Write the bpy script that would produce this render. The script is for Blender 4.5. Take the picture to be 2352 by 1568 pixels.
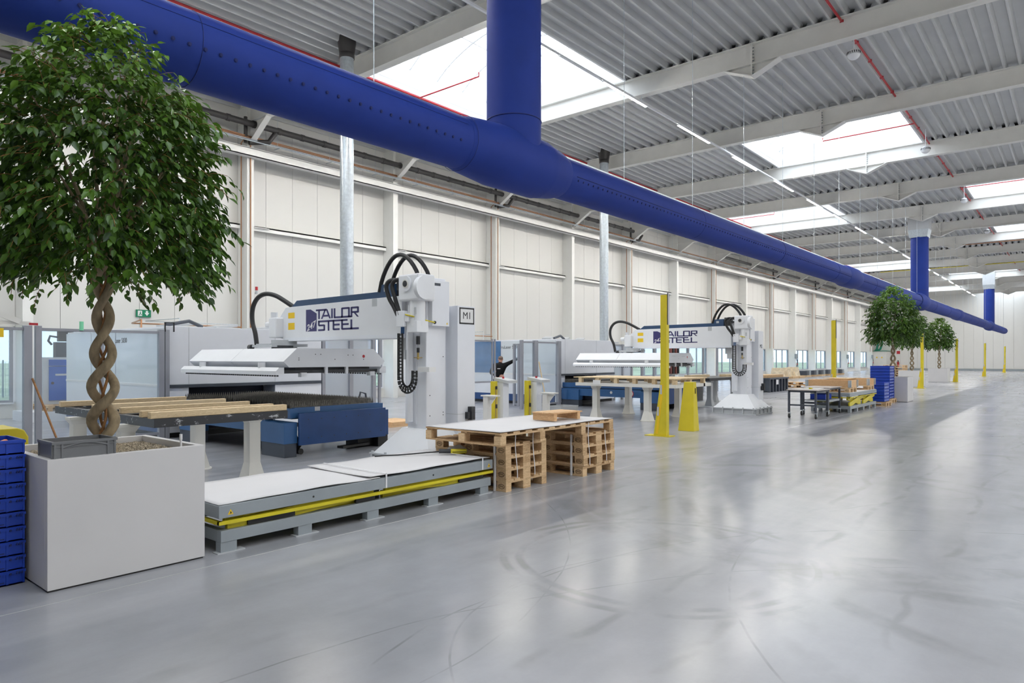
import bpy, math, random
import numpy as np
from mathutils import Vector, Matrix

sc = bpy.context.scene
for o in list(bpy.data.objects):
    bpy.data.objects.remove(o)
C = sc.collection
PI = math.pi

# ------------------------------------------------------------------ camera
YAW = math.atan2(1311, 1568)                       # hall axis lies this far right of the view
cam = bpy.data.cameras.new('camera')
cam.lens = 24.0
cam.sensor_width = 36.0
cam.shift_y = 38 / 2352
cam.clip_end = 600
camo = bpy.data.objects.new('camera', cam)
camo.location = (0, 0, 1.6)
camo.rotation_euler = (PI / 2, 0, YAW - PI / 2)
C.objects.link(camo)
sc.camera = camo

# ------------------------------------------------------------------ sky, light, exposure
SKY_STRENGTH = 7.5
world = bpy.data.worlds.new('overcast_sky')
sc.world = world
world.use_nodes = True
bg = world.node_tree.nodes['Background']
bg.inputs[0].default_value = (0.93, 0.965, 1.0, 1)
bg.inputs[1].default_value = SKY_STRENGTH
LAMP_STRENGTH = 230.0
sc.view_settings.view_transform = 'Standard'
sc.view_settings.look = 'None'
sc.view_settings.gamma = 1.0
sc.view_settings.exposure = 0.0
sc.view_settings.use_curve_mapping = False
sc.cycles.use_light_tree = False
sc.cycles.max_bounces = 5
sc.cycles.diffuse_bounces = 4
sc.cycles.glossy_bounces = 3
sc.cycles.transparent_max_bounces = 12
sc.cycles.use_adaptive_sampling = True
sc.cycles.adaptive_threshold = 0.06
sc.cycles.sample_clamp_indirect = 6.0
sc.cycles.caustics_reflective = False
sc.cycles.caustics_refractive = False

# ------------------------------------------------------------------ hall measures (metres)
XB, XF, YL, YR = -9.0, 103.7, 21.87, -14.0          # back, far, left and right wall
BAY, COL0 = 6.25, 11.73                            # column rhythm along the left wall
ZB, ZD = 9.40, 9.96                                # underside of beams, underside of roof sheets
RIB = 0.37
bay_x = lambda k: COL0 + 0.12 + BAY * k
SKY_Y = {'L': (10.6, 16.2), 'M': (4.75, 10.2), 'R': (-1.3, 4.35), 'S': (-12.3, -6.8)}
SKY = [(-2, 'L'), (-2, 'R'), (-1, 'S'), (0, 'L'), (1, 'S'), (2, 'M'), (2, 'S'), (4, 'L'), (4, 'R'),
       (6, 'R'), (6, 'S'), (8, 'L'), (8, 'S'), (10, 'M'), (12, 'L'), (12, 'R'), (14, 'M')]  # skylights out of view, such as row S, are added for light

def portal(loc, rot, sx, sy, name='daylight_portal'):
    l = bpy.data.lights.new(name, 'AREA')
    l.shape = 'RECTANGLE'
    l.size, l.size_y = sx, sy
    l.cycles.is_portal = True
    o = bpy.data.objects.new(name, l)
    o.location, o.rotation_euler = loc, rot
    C.objects.link(o)
for k, s in SKY:
    y0, y1 = SKY_Y[s]
    portal((bay_x(k) + BAY / 2, (y0 + y1) / 2, ZD + 0.02), (0, 0, 0), BAY - 0.3, y1 - y0)
portal(((XB + XF) / 2, YL + 0.02, 1.4), (-PI / 2, 0, 0), XF - XB, 1.9)

# ------------------------------------------------------------------ helpers
def node_mat(name):
    m = bpy.data.materials.new(name)
    m.use_nodes = True
    nt = m.node_tree
    return m, nt, nt.nodes['Principled BSDF']

def mat(name, col, rough=0.5, metal=0.0, var=0.06, scale=3.0, spec=0.5, bump=0.0, bscale=200.0, stretch=(1, 1, 1), emit=None):
    """painted / plain surface: base colour with a little procedural variation and optional fine relief"""
    m, nt, b = node_mat(name)
    geo = nt.nodes.new('ShaderNodeNewGeometry')
    mp = nt.nodes.new('ShaderNodeMapping')
    mp.inputs['Scale'].default_value = stretch
    nt.links.new(geo.outputs['Position'], mp.inputs['Vector'])
    nz = nt.nodes.new('ShaderNodeTexNoise')
    nz.inputs['Scale'].default_value = scale
    nz.inputs['Detail'].default_value = 4
    nt.links.new(mp.outputs[0], nz.inputs['Vector'])
    rp = nt.nodes.new('ShaderNodeValToRGB')
    rp.color_ramp.elements[0].position = 0.3
    rp.color_ramp.elements[1].position = 0.7
    rp.color_ramp.elements[0].color = [c * (1 - var) for c in col] + [1]
    rp.color_ramp.elements[1].color = [min(1, c * (1 + var)) for c in col] + [1]
    nt.links.new(nz.outputs['Fac'], rp.inputs[0])
    nt.links.new(rp.outputs[0], b.inputs['Base Color'])
    b.inputs['Roughness'].default_value = rough
    b.inputs['Metallic'].default_value = metal
    b.inputs['Specular IOR Level'].default_value = spec
    if bump:
        n2 = nt.nodes.new('ShaderNodeTexNoise')
        n2.inputs['Scale'].default_value = bscale
        nt.links.new(mp.outputs[0], n2.inputs['Vector'])
        bp = nt.nodes.new('ShaderNodeBump')
        bp.inputs['Strength'].default_value = bump
        nt.links.new(n2.outputs['Fac'], bp.inputs['Height'])
        nt.links.new(bp.outputs[0], b.inputs['Normal'])
    if emit:
        b.inputs['Emission Color'].default_value = (*emit[0], 1)
        b.inputs['Emission Strength'].default_value = emit[1]
    return m

M = {}
def wood(name, c0, c1, sc_=6.0):
    m, nt, b = node_mat(name)
    geo = nt.nodes.new('ShaderNodeNewGeometry')
    tc = nt.nodes.new('ShaderNodeTexCoord')
    mp = nt.nodes.new('ShaderNodeMapping')
    mp.inputs['Scale'].default_value = (3, 3, 18)
    nt.links.new(geo.outputs['Position'], mp.inputs[0])
    nz = nt.nodes.new('ShaderNodeTexNoise')
    nz.inputs['Scale'].default_value = sc_
    nz.inputs['Detail'].default_value = 6
    nz.inputs['Distortion'].default_value = 1.2
    nt.links.new(mp.outputs[0], nz.inputs['Vector'])
    inf = nt.nodes.new('ShaderNodeObjectInfo')
    mx = nt.nodes.new('ShaderNodeMath'); mx.operation = 'MULTIPLY_ADD'
    mx.inputs[1].default_value = 0.35; 
    nt.links.new(inf.outputs['Random'], mx.inputs[0])
    nt.links.new(nz.outputs['Fac'], mx.inputs[2])
    rp = nt.nodes.new('ShaderNodeValToRGB')
    rp.color_ramp.elements[0].position = 0.35
    rp.color_ramp.elements[1].position = 0.85
    rp.color_ramp.elements[0].color = (*c0, 1)
    rp.color_ramp.elements[1].color = (*c1, 1)
    nt.links.new(mx.outputs[0], rp.inputs[0])
    nt.links.new(rp.outputs[0], b.inputs['Base Color'])
    b.inputs['Roughness'].default_value = 0.7
    return m

M['wood'] = wood('pallet_wood', (0.40, 0.235, 0.11), (0.74, 0.53, 0.31))
M['wood_pale'] = wood('pale_timber', (0.50, 0.36, 0.20), (0.78, 0.62, 0.40))
M['wood_red'] = wood('new_timber', (0.52, 0.28, 0.12), (0.78, 0.52, 0.29))
M['white'] = mat('white_paint', (0.80, 0.815, 0.845), 0.35, var=0.02)
M['offwhite'] = mat('off_white_paint', (0.74, 0.73, 0.69), 0.45, var=0.03)
M['planter'] = mat('planter_board', (0.63, 0.62, 0.625), 0.5, var=0.03, scale=1.5)
M['machine'] = mat('machine_white', (0.79, 0.81, 0.86), 0.35, var=0.02)
M['machine_blue'] = mat('machine_pale_blue', (0.55, 0.62, 0.74), 0.4, var=0.03)
M['navy'] = mat('navy_paint', (0.012, 0.055, 0.19), 0.35, var=0.12)
M['steelblue'] = mat('steel_blue_paint', (0.035, 0.115, 0.28), 0.35, var=0.10)
M['cover_blue'] = mat('cover_navy', (0.022, 0.060, 0.135), 0.4, var=0.08)
M['slate'] = mat('slate_paint', (0.055, 0.065, 0.085), 0.45, var=0.1)
M['dark'] = mat('dark_steel', (0.03, 0.032, 0.038), 0.45, var=0.25, scale=12)
M['black'] = mat('black_rubber', (0.012, 0.012, 0.013), 0.5, var=0.2)
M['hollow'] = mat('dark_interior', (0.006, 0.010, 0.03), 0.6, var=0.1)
M['grey'] = mat('grey_paint', (0.30, 0.335, 0.36), 0.4, var=0.05)
M['lightgrey'] = mat('light_grey_paint', (0.50, 0.52, 0.54), 0.4, var=0.05)
M['alu'] = mat('aluminium_profile', (0.33, 0.34, 0.38), 0.4, metal=0.25, var=0.05)
M['galv'] = mat('galvanised_steel', (0.62, 0.68, 0.73), 0.3, metal=0.75, var=0.1, scale=14)
M['yellow'] = mat('yellow_paint', (0.66, 0.54, 0.02), 0.4, var=0.07)
M['yellow2'] = mat('lift_yellow', (0.66, 0.56, 0.02), 0.4, var=0.1)
M['sticker'] = mat('yellow_sticker', (0.83, 0.55, 0.01), 0.5, var=0.05)
M['red'] = mat('red_paint', (0.45, 0.02, 0.03), 0.4, var=0.08)
M['copper'] = mat('copper_pipe', (0.45, 0.22, 0.11), 0.35, metal=0.6, var=0.1)
M['drain'] = mat('black_plastic_pipe', (0.045, 0.042, 0.042), 0.45, var=0.15)
M['fabric'] = mat('duct_fabric', (0.013, 0.037, 0.245), 0.65, var=0.06, scale=2.0, spec=0.25, bump=0.12, bscale=9)
M['seam'] = mat('duct_seam', (0.008, 0.018, 0.13), 0.7, var=0.05)
M['crate'] = mat('blue_plastic', (0.008, 0.050, 0.42), 0.4, var=0.1, scale=6)
M['crate_dark'] = mat('blue_plastic_slot', (0.004, 0.015, 0.12), 0.5, var=0.1)
M['greycrate'] = mat('grey_plastic', (0.155, 0.16, 0.17), 0.45, var=0.1)
M['logo'] = mat('logo_indigo', (0.036, 0.035, 0.135), 0.4, var=0.02)
M['print'] = mat('black_print', (0.02, 0.02, 0.022), 0.5, var=0.02)
M['brand'] = mat('burnt_brand', (0.11, 0.06, 0.03), 0.7, var=0.1)
M['paper'] = mat('white_board_sheet', (0.66, 0.65, 0.66), 0.6, var=0.02, scale=2, bump=0.05, bscale=5)
M['strap'] = mat('white_strap', (0.8, 0.8, 0.82), 0.35, var=0.02)
M['label'] = mat('white_label', (0.8, 0.8, 0.8), 0.5, var=0.02)
M['steelwhite'] = mat('white_steelwork', (0.84, 0.84, 0.81), 0.4, var=0.02)
M['beam'] = mat('beam_paint', (0.78, 0.77, 0.735), 0.45, var=0.03)
M['deck'] = mat('roof_sheet_paint', (0.58, 0.59, 0.59), 0.4, var=0.04, scale=1.5)
M['curb'] = mat('skylight_upstand', (0.82, 0.83, 0.84), 0.5, var=0.02)
M['bark'] = mat('bark', (0.29, 0.225, 0.14), 0.8, var=0.35, scale=22, bump=0.5, bscale=60, stretch=(1, 1, 0.4))
M['root'] = mat('thin_stem', (0.26, 0.12, 0.04), 0.7, var=0.3, scale=20)
M['skin'] = mat('skin', (0.55, 0.30, 0.22), 0.55, var=0.05)
M['hair'] = mat('short_hair', (0.20, 0.14, 0.11), 0.8, var=0.2, scale=60)
M['cloth'] = mat('black_jersey', (0.010, 0.010, 0.011), 0.9, var=0.2, spec=0.2)
M['vest'] = mat('slate_cloth', (0.035, 0.045, 0.065), 0.9, var=0.2, spec=0.2)
M['jeans'] = mat('dark_jeans', (0.02, 0.035, 0.075), 0.9, var=0.2, spec=0.2)
M['green'] = mat('green_paint', (0.02, 0.20, 0.13), 0.4, var=0.05)
M['exit'] = mat('exit_green', (0.0, 0.19, 0.09), 0.4, var=0.03)
M['grassmat'] = mat('meadow', (0.40, 0.44, 0.27), 0.9, var=0.4, scale=0.15)
M['slat'] = mat('slag_steel', (0.17, 0.16, 0.14), 0.55, metal=0.4, var=0.4, scale=25)
M['bluescreen'] = mat('laser_window', (0.06, 0.16, 0.34), 0.15, var=0.15)
M['cyanblue'] = mat('reflecting_panel', (0.70, 0.74, 0.78), 0.22, var=0.06, scale=0.6)
M['rubber'] = mat('caster_rubber', (0.02, 0.02, 0.02), 0.6)
M['cabinetblue'] = mat('cabinet_blue', (0.03, 0.11, 0.42), 0.35, var=0.08)
M['fabricgrey'] = mat('parcel_wrap', (0.72, 0.62, 0.46), 0.7, var=0.2, scale=6)
M['brass'] = mat('brass_fitting', (0.5, 0.36, 0.12), 0.35, metal=0.7, var=0.1)

def wall_mat():
    m, nt, b = node_mat('wall_panel_steel')
    geo = nt.nodes.new('ShaderNodeNewGeometry')
    nz = nt.nodes.new('ShaderNodeTexNoise'); nz.inputs['Scale'].default_value = 0.4
    nt.links.new(geo.outputs['Position'], nz.inputs['Vector'])
    rp = nt.nodes.new('ShaderNodeValToRGB')
    rp.color_ramp.elements[0].color = (0.70, 0.69, 0.66, 1)
    rp.color_ramp.elements[1].color = (0.76, 0.75, 0.72, 1)
    nt.links.new(nz.outputs['Fac'], rp.inputs[0])
    nt.links.new(rp.outputs[0], b.inputs['Base Color'])
    b.inputs['Roughness'].default_value = 0.45
    wv = nt.nodes.new('ShaderNodeTexWave'); wv.inputs['Scale'].default_value = 3.2
    wv.bands_direction = 'DIAGONAL'
    mp = nt.nodes.new('ShaderNodeMapping'); mp.inputs['Scale'].default_value = (1, 1, 0)
    nt.links.new(geo.outputs['Position'], mp.inputs[0]); nt.links.new(mp.outputs[0], wv.inputs[0])
    bp = nt.nodes.new('ShaderNodeBump'); bp.inputs['Strength'].default_value = 0.06
    nt.links.new(wv.outputs['Fac'], bp.inputs['Height']); nt.links.new(bp.outputs[0], b.inputs['Normal'])
    return m
M['wall'] = wall_mat()

def glass_mat(name, tint, gloss=0.08, rough=0.02, milky=0.0):
    m = bpy.data.materials.new(name); m.use_nodes = True
    nt = m.node_tree; nt.nodes.clear()
    out = nt.nodes.new('ShaderNodeOutputMaterial')
    tr = nt.nodes.new('ShaderNodeBsdfTransparent'); tr.inputs[0].default_value = (*tint, 1)
    gl = nt.nodes.new('ShaderNodeBsdfGlossy'); gl.inputs['Roughness'].default_value = rough
    mx = nt.nodes.new('ShaderNodeMixShader'); mx.inputs[0].default_value = gloss
    nt.links.new(tr.outputs[0], mx.inputs[1]); nt.links.new(gl.outputs[0], mx.inputs[2])
    last = mx
    if milky:
        tl = nt.nodes.new('ShaderNodeBsdfTranslucent'); tl.inputs[0].default_value = (0.9, 0.93, 0.96, 1)
        df = nt.nodes.new('ShaderNodeBsdfDiffuse'); df.inputs[0].default_value = (0.8, 0.84, 0.88, 1)
        m3 = nt.nodes.new('ShaderNodeMixShader'); m3.inputs[0].default_value = 0.5
        nt.links.new(tl.outputs[0], m3.inputs[1]); nt.links.new(df.outputs[0], m3.inputs[2])
        m2 = nt.nodes.new('ShaderNodeMixShader'); m2.inputs[0].default_value = milky
        nt.links.new(mx.outputs[0], m2.inputs[1]); nt.links.new(m3.outputs[0], m2.inputs[2])
        last = m2
    nt.links.new(last.outputs[0], out.inputs[0])
    return m
M['pane'] = glass_mat('solar_glass', (0.40, 0.45, 0.50), 0.05)
M['poly'] = glass_mat('polycarbonate', (0.94, 0.97, 0.99), 0.05, 0.08, milky=0.05)
M['foil'] = glass_mat('cloudy_foil', (0.75, 0.78, 0.84), 0.08, 0.25, milky=0.55)
M['dome'] = glass_mat('skylight_sheet', (0.50, 0.54, 0.58), 0.04, 0.2, milky=0.30)

def lamp_mat():
    m = bpy.data.materials.new('lit_lens'); m.use_nodes = True
    nt = m.node_tree; nt.nodes.clear()
    out = nt.nodes.new('ShaderNodeOutputMaterial')
    em = nt.nodes.new('ShaderNodeEmission')
    em.inputs[0].default_value = (1.0, 0.965, 0.90, 1); em.inputs[1].default_value = LAMP_STRENGTH
    nt.links.new(em.outputs[0], out.inputs[0])
    return m
M['lens'] = lamp_mat()

def leaf_mat(name='leaf'):
    m = bpy.data.materials.new(name); m.use_nodes = True
    nt = m.node_tree; nt.nodes.clear()
    out = nt.nodes.new('ShaderNodeOutputMaterial')
    geo = nt.nodes.new('ShaderNodeNewGeometry')
    at = nt.nodes.new('ShaderNodeAttribute'); at.attribute_name = 'young_toplit'
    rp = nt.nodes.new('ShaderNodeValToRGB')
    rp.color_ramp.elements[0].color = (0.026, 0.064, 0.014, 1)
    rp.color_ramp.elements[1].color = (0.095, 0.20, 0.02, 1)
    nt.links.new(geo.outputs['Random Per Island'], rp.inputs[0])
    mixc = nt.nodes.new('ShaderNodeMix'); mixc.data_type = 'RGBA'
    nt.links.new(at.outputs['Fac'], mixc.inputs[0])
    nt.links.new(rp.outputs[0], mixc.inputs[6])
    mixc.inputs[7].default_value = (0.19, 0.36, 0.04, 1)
    pr = nt.nodes.new('ShaderNodeBsdfPrincipled')
    pr.inputs['Roughness'].default_value = 0.38
    nt.links.new(mixc.outputs[2], pr.inputs['Base Color'])
    tl = nt.nodes.new('ShaderNodeBsdfTranslucent')
    nt.links.new(mixc.outputs[2], tl.inputs[0])
    ms = nt.nodes.new('ShaderNodeMixShader'); ms.inputs[0].default_value = 0.25
    nt.links.new(pr.outputs[0], ms.inputs[1]); nt.links.new(tl.outputs[0], ms.inputs[2])
    nt.links.new(ms.outputs[0], out.inputs[0])
    return m
M['leaf'] = leaf_mat()

def floor_mat():
    m, nt, b = node_mat('polished_concrete')
    N, L = nt.nodes, nt.links
    geo = N.new('ShaderNodeNewGeometry')
    def noise(scale, detail=5, stretch=(1, 1, 1), rough=0.55, dist=0.0, off=(0, 0, 0)):
        mp = N.new('ShaderNodeMapping'); mp.inputs['Scale'].default_value = stretch; mp.inputs['Location'].default_value = off
        L.new(geo.outputs['Position'], mp.inputs[0])
        n = N.new('ShaderNodeTexNoise'); n.inputs['Scale'].default_value = scale; n.inputs['Detail'].default_value = detail
        n.inputs['Roughness'].default_value = rough; n.inputs['Distortion'].default_value = dist
        L.new(mp.outputs[0], n.inputs['Vector'])
        return n.outputs['Fac']
    def math_(op, a, bb, c=None):
        n = N.new('ShaderNodeMath'); n.operation = op
        for i, v in enumerate((a, bb, c)):
            if v is None: continue
            if hasattr(v, 'node'): L.new(v, n.inputs[i])
            else: n.inputs[i].default_value = v
        return n.outputs[0]
    def ramp(v, p0, p1):
        n = N.new('ShaderNodeMapRange'); n.inputs['From Min'].default_value = p0; n.inputs['From Max'].default_value = p1
        L.new(v, n.inputs['Value']); return n.outputs[0]
    big = ramp(noise(0.45, 6, dist=0.6), 0.3, 0.7)
    mid = ramp(noise(2.2, 8, rough=0.65), 0.3, 0.72)
    streak = ramp(noise(1.3, 6, (0.25, 2.2, 1), dist=0.3), 0.35, 0.75)
    fine = noise(40, 3)
    v = math_('MULTIPLY_ADD', big, 0.45, 0.0)
    v = math_('MULTIPLY_ADD', mid, 0.25, v)
    v = math_('MULTIPLY_ADD', streak, 0.2, v)
    v = math_('MULTIPLY_ADD', fine, 0.1, v)
    # tyre marks: arcs and straight tracks with worn, broken edges
    sx = N.new('ShaderNodeSeparateXYZ'); L.new(geo.outputs['Position'], sx.inputs[0])
    X, Y = sx.outputs[0], sx.outputs[1]
    brk = ramp(noise(1.7, 4, off=(5, 3, 0)), 0.42, 0.62)
    wob = math_('MULTIPLY_ADD', noise(0.8, 2, off=(9, 1, 0)), 0.5, -0.25)
    marks = None
    def add(mk):
        nonlocal marks
        marks = mk if marks is None else math_('MAXIMUM', marks, mk)
    for cx_, cy_, r, w, g in ((5.0, 2.6, 1.15, 0.05, 0.8), (5.0, 2.6, 1.28, 0.05, 0.7), (7.9, 2.4, 2.6, 0.16, 0.55), (7.9, 2.4, 2.25, 0.1, 0.45),
                              (3.6, -1.5, 4.55, 0.012, 0.8), (1.2, -2.8, 6.1, 0.010, 0.8), (6.3, -2.2, 4.4, 0.011, 0.7), (9.5, 1.5, 4.2, 0.14, 0.5),
                              (3.9, 1.2, 1.9, 0.010, 0.7), (4.6, 0.3, 1.1, 0.14, 0.4), (2.0, 7.5, 5.0, 0.008, 0.7), (11.0, -3.0, 7.5, 0.12, 0.5)):
        dx = math_('SUBTRACT', X, cx_); dy = math_('SUBTRACT', Y, cy_)
        d = math_('SQRT', math_('ADD', math_('MULTIPLY', dx, dx), math_('MULTIPLY', dy, dy)), 0)
        e = math_('ABSOLUTE', math_('SUBTRACT', math_('ADD', d, math_('MULTIPLY', wob, 0.25)), r), 0)
        k = N.new('ShaderNodeMapRange'); k.inputs['From Min'].default_value = w; k.inputs['From Max'].default_value = w * 0.4
        L.new(e, k.inputs['Value'])
        add(math_('MULTIPLY', math_('MULTIPLY', k.outputs[0], g), brk))
    for y0, w, g in ((2.15, 0.05, 0.5), (1.65, 0.05, 0.5), (3.6, 0.06, 0.35), (0.9, 0.04, 0.45), (4.35, 0.05, 0.3)):
        e = math_('ABSOLUTE', math_('SUBTRACT', math_('ADD', Y, wob), y0), 0)
        k = N.new('ShaderNodeMapRange'); k.inputs['From Min'].default_value = w; k.inputs['From Max'].default_value = w * 0.3
        L.new(e, k.inputs['Value'])
        add(math_('MULTIPLY', math_('MULTIPLY', k.outputs[0], g), brk))
    rp = N.new('ShaderNodeValToRGB')
    rp.color_ramp.elements[0].position = 0.15; rp.color_ramp.elements[1].position = 0.85
    rp.color_ramp.elements[0].color = (0.296, 0.300, 0.322, 1)
    rp.color_ramp.elements[1].color = (0.408, 0.413, 0.442, 1)
    L.new(v, rp.inputs[0])
    mx = N.new('ShaderNodeMix'); mx.data_type = 'RGBA'
    L.new(math_('MULTIPLY', marks, 0.55), mx.inputs[0]); L.new(rp.outputs[0], mx.inputs[6]); mx.inputs[7].default_value = (0.12, 0.12, 0.115, 1)
    L.new(mx.outputs[2], b.inputs['Base Color'])
    rr = math_('MULTIPLY_ADD', big, 0.07, 0.17)
    rr = math_('MULTIPLY_ADD', streak, 0.05, rr)
    L.new(rr, b.inputs['Roughness'])
    b.inputs['Specular IOR Level'].default_value = 0.34
    return m
M['floor'] = floor_mat()

def wloc(p):
    v = Vector((0, 0, 0))
    while p is not None:
        v += p.location; p = p.parent
    return v

class MB:
    """collects shapes, then builds ONE mesh object"""
    def __init__(s): s.v, s.f, s.sm = [], [], []
    def add(s, vs, fs, smooth=False):
        n = len(s.v); s.v += [tuple(p) for p in vs]; s.f += [tuple(i + n for i in q) for q in fs]; s.sm += [smooth] * len(fs); return s
    def box(s, x0, x1, y0, y1, z0, z1):
        return s.add([(x0, y0, z0), (x1, y0, z0), (x1, y1, z0), (x0, y1, z0), (x0, y0, z1), (x1, y0, z1), (x1, y1, z1), (x0, y1, z1)],
                     [(0, 3, 2, 1), (4, 5, 6, 7), (0, 1, 5, 4), (1, 2, 6, 5), (2, 3, 7, 6), (3, 0, 4, 7)])
    def cb(s, c, d):
        return s.box(c[0] - d[0] / 2, c[0] + d[0] / 2, c[1] - d[1] / 2, c[1] + d[1] / 2, c[2] - d[2] / 2, c[2] + d[2] / 2)
    def frus(s, b, zb, t, zt):
        """box whose bottom rect b=(x0,x1,y0,y1) and top rect t differ"""
        return s.add([(b[0], b[2], zb), (b[1], b[2], zb), (b[1], b[3], zb), (b[0], b[3], zb), (t[0], t[2], zt), (t[1], t[2], zt), (t[1], t[3], zt), (t[0], t[3], zt)],
                     [(0, 3, 2, 1), (4, 5, 6, 7), (0, 1, 5, 4), (1, 2, 6, 5), (2, 3, 7, 6), (3, 0, 4, 7)])
    def bar(s, p, q, w, h, up=(0, 0, 1)):
        p, q = Vector(p), Vector(q); d = (q - p).normalized(); u = Vector(up)
        if abs(d.dot(u)) > 0.99: u = Vector((1, 0, 0))
        a = d.cross(u).normalized() * w / 2; b = a.cross(d).normalized() * h / 2
        vs = [r + i * a + j * b for r in (p, q) for i, j in ((-1, -1), (1, -1), (1, 1), (-1, 1))]
        return s.add(vs, [(0, 1, 2, 3), (7, 6, 5, 4), (0, 4, 5, 1), (1, 5, 6, 2), (2, 6, 7, 3), (3, 7, 4, 0)])
    def cyl(s, p, q, r, n=16, r2=None, caps=True):
        p, q = Vector(p), Vector(q); d = (q - p).normalized(); u = Vector((0, 0, 1))
        if abs(d.dot(u)) > 0.95: u = Vector((1, 0, 0))
        a = d.cross(u).normalized(); b = d.cross(a); r2 = r if r2 is None else r2
        vs = [p + (a * math.cos(2 * PI * i / n) + b * math.sin(2 * PI * i / n)) * r for i in range(n)]
        vs += [q + (a * math.cos(2 * PI * i / n) + b * math.sin(2 * PI * i / n)) * r2 for i in range(n)]
        s.add(vs, [(i, (i + 1) % n, n + (i + 1) % n, n + i) for i in range(n)], True)
        if caps:
            s.add(vs[:n], [tuple(range(n - 1, -1, -1))]); s.add(vs[n:], [tuple(range(n))])
        return s
    def tube(s, pts, r, n=8, closed=False, caps=True):
        pts = [Vector(p) for p in pts]; k = len(pts); rs = r if isinstance(r, (list, tuple)) else [r] * k
        prev = None; vs = []
        for i, p in enumerate(pts):
            d = (pts[min(i + 1, k - 1)] - pts[max(i - 1, 0)]).normalized()
            if prev is None:
                u = Vector((0, 0, 1)) if abs(d.z) < 0.9 else Vector((1, 0, 0)); a = d.cross(u).normalized()
            else:
                a = (prev - d * prev.dot(d)).normalized()
            prev = a; b = d.cross(a)
            vs += [p + (a * math.cos(2 * PI * j / n) + b * math.sin(2 * PI * j / n)) * rs[i] for j in range(n)]
        s.add(vs, [(i * n + j, i * n + (j + 1) % n, (i + 1) * n + (j + 1) % n, (i + 1) * n + j) for i in range(k - 1) for j in range(n)], True)
        if caps:
            s.add(vs[:n], [tuple(range(n - 1, -1, -1))]); s.add(vs[-n:], [tuple(range(n))])
        return s
    def prism(s, poly, axis, a0, a1):
        """polygon in the two other axes extruded along axis ('x','y','z') from a0 to a1"""
        def P(u, w, a): return {'x': (a, u, w), 'y': (u, a, w), 'z': (u, w, a)}[axis]
        n = len(poly); vs = [P(u, w, a0) for u, w in poly] + [P(u, w, a1) for u, w in poly]
        fs = [tuple(range(n)), tuple(range(2 * n - 1, n - 1, -1))] + [(i, n + i, n + (i + 1) % n, (i + 1) % n) for i in range(n)]
        return s.add(vs, fs)
    def lathe(s, c, prof, n=24):
        vs = [(c[0] + r * math.cos(2 * PI * i / n), c[1] + r * math.sin(2 * PI * i / n), c[2] + z) for r, z in prof for i in range(n)]
        return s.add(vs, [(k * n + i, k * n + (i + 1) % n, (k + 1) * n + (i + 1) % n, (k + 1) * n + i) for k in range(len(prof) - 1) for i in range(n)], True)
    def sphere(s, c, r, n=12, m=8, sc_=(1, 1, 1)):
        vs, fs = [], []
        for j in range(m + 1):
            t = PI * j / m
            for i in range(n):
                a = 2 * PI * i / n
                vs.append((c[0] + r * sc_[0] * math.sin(t) * math.cos(a), c[1] + r * sc_[1] * math.sin(t) * math.sin(a), c[2] + r * sc_[2] * math.cos(t)))
        for j in range(m):
            for i in range(n):
                fs.append((j * n + i, (j + 1) * n + i, (j + 1) * n + (i + 1) % n, j * n + (i + 1) % n))
        return s.add(vs, fs, True)
    def build(s, name, m, parent=None, bevel=0.0, recalc=True):
        me = bpy.data.meshes.new(name)
        off = wloc(parent)
        me.from_pydata([(p[0] - off.x, p[1] - off.y, p[2] - off.z) for p in s.v], [], s.f)
        me.polygons.foreach_set('use_smooth', s.sm)
        if recalc:
            import bmesh
            bm = bmesh.new(); bm.from_mesh(me); bmesh.ops.recalc_face_normals(bm, faces=bm.faces); bm.to_mesh(me); bm.free()
        me.materials.append(M[m] if isinstance(m, str) else m)
        o = bpy.data.objects.new(name, me); C.objects.link(o); o.parent = parent
        if bevel:
            bv = o.modifiers.new('bevel', 'BEVEL'); bv.width = bevel; bv.segments = 2; bv.limit_method = 'ANGLE'
        return o

def tag(o, label, cat, group=None):
    o['label'] = label; o['category'] = cat
    if group: o['group'] = group
    return o
def thing(name, label, cat, loc=(0, 0, 0), group=None):
    o = bpy.data.objects.new(name, None); o.location = loc; o.empty_display_size = 0.1; C.objects.link(o); o['kind'] = 'thing'
    return tag(o, label, cat, group)
def struct(o): o['kind'] = 'structure'; return o
def dup(root, loc, label=None, rotz=None):
    r = root.copy(); C.objects.link(r); r.location = loc
    if rotz is not None: r.rotation_euler = (0, 0, rotz)
    if label: r['label'] = label
    for ch in list(root.children):
        c = ch.copy(); C.objects.link(c); c.parent = r
        for g in list(ch.children):
            d = g.copy(); C.objects.link(d); d.parent = c
    return r
def clone(o, parent, loc):
    c = o.copy(); C.objects.link(c); c.parent = parent; c.location = loc; return c
def text(body, size, m, name, parent, loc, rot, thick=0.001, align='CENTER', bold=0.0):
    cu = bpy.data.curves.new('t', 'FONT'); cu.body = body; cu.size = size; cu.extrude = thick; cu.offset = bold
    cu.align_x = align; cu.align_y = 'CENTER'
    t = bpy.data.objects.new('t', cu); C.objects.link(t)
    dg = bpy.context.evaluated_depsgraph_get(); me = bpy.data.meshes.new_from_object(t.evaluated_get(dg))
    bpy.data.objects.remove(t); me.name = name
    me.materials.clear(); me.materials.append(M[m])
    o = bpy.data.objects.new(name, me); C.objects.link(o); o.parent = parent
    o.location = Vector(loc) - wloc(parent); o.rotation_euler = rot
    return o
FACE_MX = (PI / 2, 0, -PI / 2)                      # lettering on a face that looks along -X
FACE_MY = (PI / 2, 0, 0)                            # lettering on a face that looks along -Y
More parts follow.
